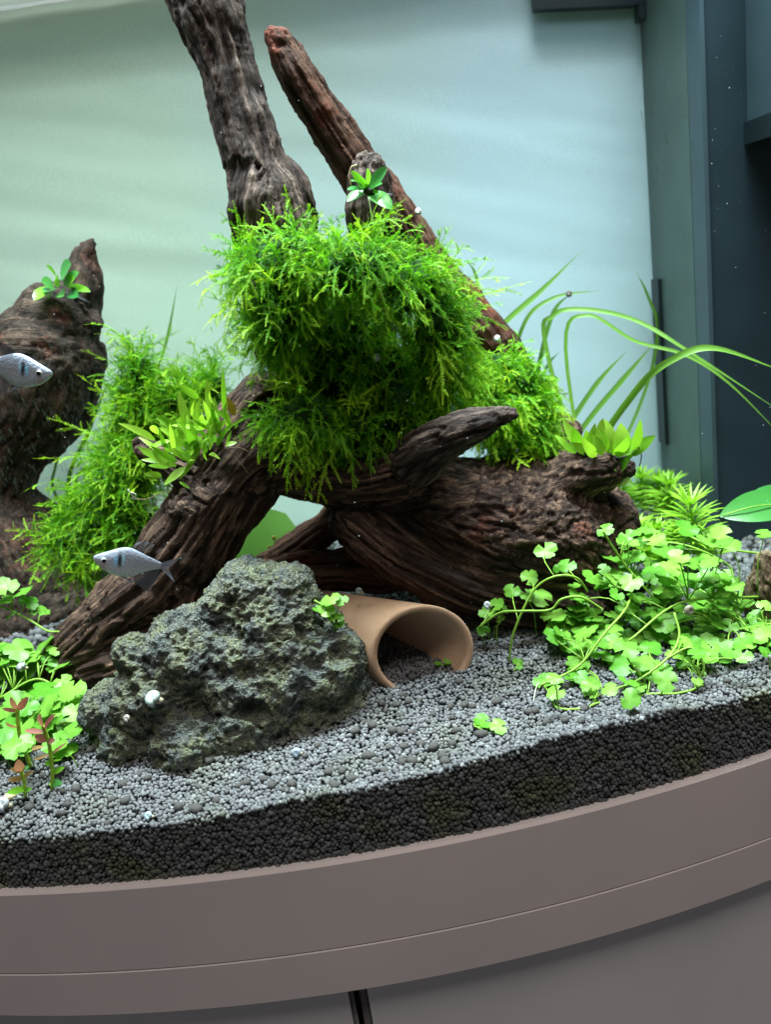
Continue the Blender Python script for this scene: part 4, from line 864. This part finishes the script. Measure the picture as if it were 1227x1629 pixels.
M['fin'] = t.end(t.mixsh(t.ramp(wv.outputs['Fac'], [(0.0, (0.55,) * 3), (1.0, (0.85,) * 3)]), g.outputs[0], d))
t = NT('fish_tail'); d = t.pbr((0.26, 0.29, 0.36), 0.45, None, 0.4); g = t.n('ShaderNodeBsdfTransparent')
M['tail'] = t.end(t.mixsh(0.8, g.outputs[0], d))
M['eye'] = plain('fish_eye_silver', (0.55, 0.58, 0.55), 0.2, 0.6); M['pupil'] = plain('fish_pupil', (0.004, 0.004, 0.005), 0.15, 0.6)
AL = math.atan2(140, 750)
def fu(x, y): u = (x - 120) * math.cos(AL) + (y - 300) * math.sin(AL); w = (x - 120) * math.sin(AL) - (y - 300) * math.cos(AL); return np.array([u / 980.0, w / 980.0])
TOPP = np.array([fu(*q) for q in ((119, 302), (135, 285), (180, 268), (300, 238), (420, 208), (530, 210), (640, 266), (720, 318), (800, 365), (872, 408))])
BOTP = np.array([fu(*q) for q in ((119, 312), (128, 345), (150, 375), (210, 450), (300, 508), (400, 548), (480, 562), (540, 556), (650, 515), (760, 492), (862, 482))])
TOPP = catmull(np.column_stack([TOPP, TOPP[:, 0] * 0]), 80)[:, :2]; BOTP = catmull(np.column_stack([BOTP, BOTP[:, 0] * 0]), 80)[:, :2]
def fish(label, nose_px, tail_px, Y, flip, yawd):
    A, B = at(*nose_px, Y), at(*tail_px, Y); ln = np.linalg.norm(B - A) / 0.80
    e1 = norm(B - A); yw = math.radians(yawd); e1 = norm(e1 * math.cos(yw) + np.array([0, 1.0, 0]) * math.sin(yw))
    e3 = norm(np.array([0, 0, 1.0]) - e1 * e1[2]); e2 = np.cross(e3, e1)
    if flip: e2 = -e2
    t = thing('fish', label, 'fish', A, 'silver grey tetras'); X = lambda u, s, w: A + ln * (e1 * u + e2 * s + e3 * w)
    nu, na = 60, 36; us = np.linspace(0.0, 0.775, nu) ; us[0] = 0.0005; V, col = [], []
    for u in us:
        zt, zb = np.interp(u, TOPP[:, 0], TOPP[:, 1]), np.interp(u, BOTP[:, 0], BOTP[:, 1]); c, h = (zt + zb) / 2, max((zt - zb) / 2, 0.002)
        th = np.interp(u, [0, .03, .12, .25, .45, .65, .78], [.004, .028, .052, .062, .048, .024, .010])
        for k in range(na):
            a = 2 * math.pi * k / na; sy, sz = math.cos(a), math.sin(a); sy = math.copysign(abs(sy) ** 0.9, sy)
            w = c + h * sz; V.append(X(u, th * sy, w))
            rel = (w - zb) / max(zt - zb, 1e-4)
            base = np.array([0.64, 0.68, 0.68]) * (1 - rel) ** 1.5 + np.array([0.27, 0.31, 0.385]) * (1 - (1 - rel) ** 1.5)
            if u > 0.3: base = base * (1 - 0.18 * min(1, (u - 0.3) * 3))
            bl = math.exp(-((u - 0.305 + 0.03 * (rel - .6)) / 0.021) ** 4) * math.exp(-((rel - 0.60) / 0.24) ** 4)
            b1 = math.exp(-((u - 0.262) / 0.022) ** 2) * math.exp(-((rel - 0.58) / 0.17) ** 4); b2 = math.exp(-((u - 0.342) / 0.014) ** 2) * math.exp(-((rel - 0.62) / 0.15) ** 4)
            pk = math.exp(-((u - 0.12) / 0.05) ** 2) * math.exp(-((rel - 0.2) / 0.22) ** 2)
            base = base * (1 - b1) + np.array([0.25, 0.70, 1.0]) * b1; base = base * (1 - b2) + np.array([0.35, 0.75, 0.95]) * b2
            base = base * (1 - bl) + np.array([0.012, 0.015, 0.022]) * bl; base = base * (1 - .55 * pk) + np.array([0.55, 0.30, 0.27]) * .55 * pk
            col.append(base)
    F = [(i * na + k, i * na + (k + 1) % na, (i + 1) * na + (k + 1) % na, (i + 1) * na + k) for i in range(nu - 1) for k in range(na)]
    F += [tuple(range(na))[::-1], tuple((nu - 1) * na + k for k in range(na))]
    m = mesh_py('body', V, F); m.attributes.new('paint', 'FLOAT_COLOR', 'POINT').data.foreach_set('color', np.column_stack([np.array(col), np.ones(len(col))]).astype(np.float32).ravel())
    obj('body', m, M['fish'], t)
    def fin(name, base_pts, tip_pts, mat, lean=0.0, off=0.0):
        b = np.array([fu(*q) for q in base_pts]); p = np.array([fu(*q) for q in tip_pts]); n = 14
        b, p = catmull(np.column_stack([b, b[:, 0] * 0]), n)[:, :2], catmull(np.column_stack([p, p[:, 0] * 0]), n)[:, :2]; V, F = [], []
        for k in range(n):
            for j in range(5):
                f = j / 4; q = b[k] * (1 - f) + p[k] * f; V.append(X(q[0], off + lean * f * f + 0.004 * f * math.sin(k * 1.3), q[1]))
        for k in range(n - 1):
            for j in range(4): F.append((k * 5 + j, k * 5 + j + 1, k * 5 + 6 + j, k * 5 + 5 + j))
        obj(name, mesh_py(name, V, F), M[mat], t)
    fin('dorsal_fin', [(525, 222), (570, 240), (620, 262), (665, 290)], [(600, 160), (690, 146), (760, 168), (800, 198)], 'fin', 0.02)
    fin('tail_fin', [(862, 408), (862, 432), (862, 458), (862, 484)], [(1098, 348), (985, 450), (950, 490), (1005, 655)], 'tail', 0.01)
    fin('anal_fin', [(545, 548), (640, 512), (750, 490), (850, 480)], [(570, 650), (640, 715), (725, 748), (850, 500)], 'fin', 0.01)
    fin('adipose_fin', [(790, 365), (805, 372), (820, 380)], [(800, 345), (822, 352), (835, 368)], 'fin')
    fin('pelvic_fin', [(395, 540), (420, 545), (445, 552)], [(500, 610), (540, 640), (520, 600)], 'tail', 0.02, 0.012)
    fin('pelvic_fin', [(395, 540), (420, 545), (445, 552)], [(500, 610), (540, 640), (520, 600)], 'tail', -0.02, -0.012)
    for sg in (1, -1):
        u, w = fu(245, 335); zt, zb = np.interp(u, TOPP[:, 0], TOPP[:, 1]), np.interp(u, BOTP[:, 0], BOTP[:, 1])
        th = np.interp(u, [0, .03, .12, .25], [.004, .028, .052, .062]) * 0.97
        for nm, r, push, mt in (('eye', 0.040, -0.012, 'eye'), ('pupil', 0.025, 0.004, 'pupil')):
            c = X(u, sg * (th + push), w); bv = ICO2[0]
            V = c + ln * r * (bv[:, :1] * e1 + bv[:, 1:2] * e2 * 0.55 + bv[:, 2:] * e3); obj(nm, mesh_py(nm, V, ICO2[1]), M[mt], t)
    return t
fish('silver grey tetra with dark shoulder spot gliding before the log leg', (148, 886), (258, 905), .055, False, 8)
fish('silver grey tetra with dark shoulder spot passing the hazy driftwood pillar', (84, 594), (-36, 580), .07, False, 6)

# ------------------------------------------------------------------ snails and pebbles
def snail_geo(P, r, face, turns=2.3):
    n, k = 44, 10; th = np.linspace(0, turns * 2 * math.pi, n); g = (th / th[-1]) ** 1.3; f = norm(np.asarray(face, float)); a = norm(np.cross(f, [0.1, 0.2, 1.0])); b = np.cross(f, a)
    R = r * 0.50 * g + r * 0.03; tr = r * (0.12 + 0.45 * g)
    C = P + (np.cos(th) * R)[:, None] * a + (np.sin(th) * R)[:, None] * b + ((1 - g) * r * 0.35)[:, None] * f
    return tube_geo(C, tr, k)
def snail(label, px, py, Y, rpx, col, face=(-0.2, -1, 0.4)):
    P = at(px, py, Y); s = mpp(P) * rpx; c = plain('snail_shell', col, 0.25, 0.6, 900, 0.35)
    t = thing('snail', label, 'snail', P); V, F = snail_geo(P, s, face); obj('shell', mesh_py('shell', V, F), c, t)
    V, F = ellipsoid_geo(P + np.array([0, s * 0.35, -s * 0.55]), (s * 0.9, s * 0.5, s * 0.35), ICO2); obj('foot', mesh_py('foot', V, F), plain('snail_foot', (0.45, 0.40, 0.28), 0.4, 0.4), t)
dg = bpy.context.evaluated_depsgraph_get()
def surf(ob, px, py):                                     # depth Y where that line of sight meets the thing
    d = ray(px, py); ok, loc, nn, _ = ob.ray_cast(Vector(CAM), Vector(d).normalized()); return loc.y - 0.001 if ok else 0.02
snail('large pale blue white snail stuck to the lava rock', 245, 1110, surf(rock, 245, 1110) - .002, 15, (0.38, 0.47, 0.43), (-.1, -.6, .8))
snail('tiny pinkish snail on the dark lower lobe of the lava rock', 203, 1142, surf(rock, 203, 1142), 7, (0.50, 0.46, 0.44))
for lb, px, py, r, col, fc in (('blue and amber ringed snail on the soil under the lava rock edge', 473, 1196, 9, (0.42, 0.55, 0.66), (-.3, -1, .3)), ('small pale blue snail at the glass edge of the soil', 237, 1297, 8, (0.45, 0.62, 0.66), (-.2, -1, .6)),
                               ('round white snail beside a yellowish pebble on the soil', 6, 1278, 13, (0.42, 0.45, 0.47), (0, -1, .8))):
    h = soil_hit(px, py + r); snail(lb, px, py, h[1], r, col, fc)
P = at(16, 1266, soil_hit(16, 1270)[1]); V, F = ellipsoid_geo(P, (.0035, .003, .0022), ICO3); tag(obj('pebble', mesh_py('pebble', V * 1.0, F), plain('pebble_cream', (0.55, 0.48, 0.28), 0.5)), 'small cream yellow pebble beside the round white snail', 'pebble')
snail('grey green snail on top of the terracotta pipe', 572, 940, .088, 7, (0.16, 0.20, 0.19))
snail('white snail on the edge of the leaning driftwood stick', 666, 336, .19, 6, (0.60, 0.64, 0.60))
snail('small pale snail on the leaning stick just above the drooping moss', 792, 538, .175, 6, (0.50, 0.56, 0.60))
snail('pearly snail half hidden in the middle of the moss ball', 600, 568, .112, 7, (0.40, 0.50, 0.45))
snail('brown ringed snail among the carpet of lobed leaves', 1097, 970, .045, 10, (0.22, 0.21, 0.15), (.2, -1, .2))
snail('smooth grey snail above the carpet beside the pale driftwood end', 1141, 897, .10, 9, (0.30, 0.31, 0.22))
snail('pale grey snail on the reddish root at the end of the log', 998, 916, .085, 7, (0.42, 0.46, 0.48))
snail('white snail sitting on a lobed leaf next to the cave mouth', 776, 962, .05, 7, (0.55, 0.66, 0.62))
snail('dark grey snail lying on the larger lobed leaves', 35, 1060, .085, 9, (0.24, 0.26, 0.27), (0, -.5, 1))
snail('dark little snail at the tip of a bent grass blade', 906, 467, .295, 6, (0.12, 0.12, 0.10))

# ------------------------------------------------------------------ specks
def flecks(name, pts, S, mat, parent, label=None):
    V, F, _, _ = scatter(pts, S, ICO1, np.zeros(len(pts)), np.zeros(len(pts)))
    o = obj(name, mesh_np(name, V, F), M[mat], parent); o['kind'] = 'stuff'
    if label: o['label'] = label
    return o
P = np.array([at(random.uniform(0, 1227), random.uniform(40, 1000), random.uniform(-.02, .20)) for _ in range(230)]); r = rng.uniform(0.00012, 0.0003, len(P))
flecks('floating_specks', P, np.column_stack([r, r, r]), 'speck', None, 'tiny pale specks drifting in the water')
def streaks(n, x0, x1, y0, y1):
    V, F = [], []; base = 0
    for _ in range(n):
        q = at(random.uniform(x0, x1), random.uniform(y0, y1), -0.03); x, z = q[0], q[2]; ln = random.uniform(0.0003, 0.0024) * random.random(); w = random.uniform(0.00004, 0.00008); y = float(arcy(x, -0.0021))
        bv, bf = box_geo(x - w, x + w, y - .00005, y + .00012, z - ln, z + ln); bv[:, 0] -= 0.16 * (bv[:, 2] - z); V.append(bv); F += [tuple(i + base for i in f) for f in bf]; base += 8
    return np.vstack(V), F
V, F = join([streaks(800, 0, 175, 470, 1000), streaks(60, 1110, 1227, 60, 260), streaks(40, 1030, 1090, 60, 280)])
o = obj('algae_streaks', mesh_py('algae_streaks', V, F, False), M['algae'], tank); o['kind'] = 'stuff'
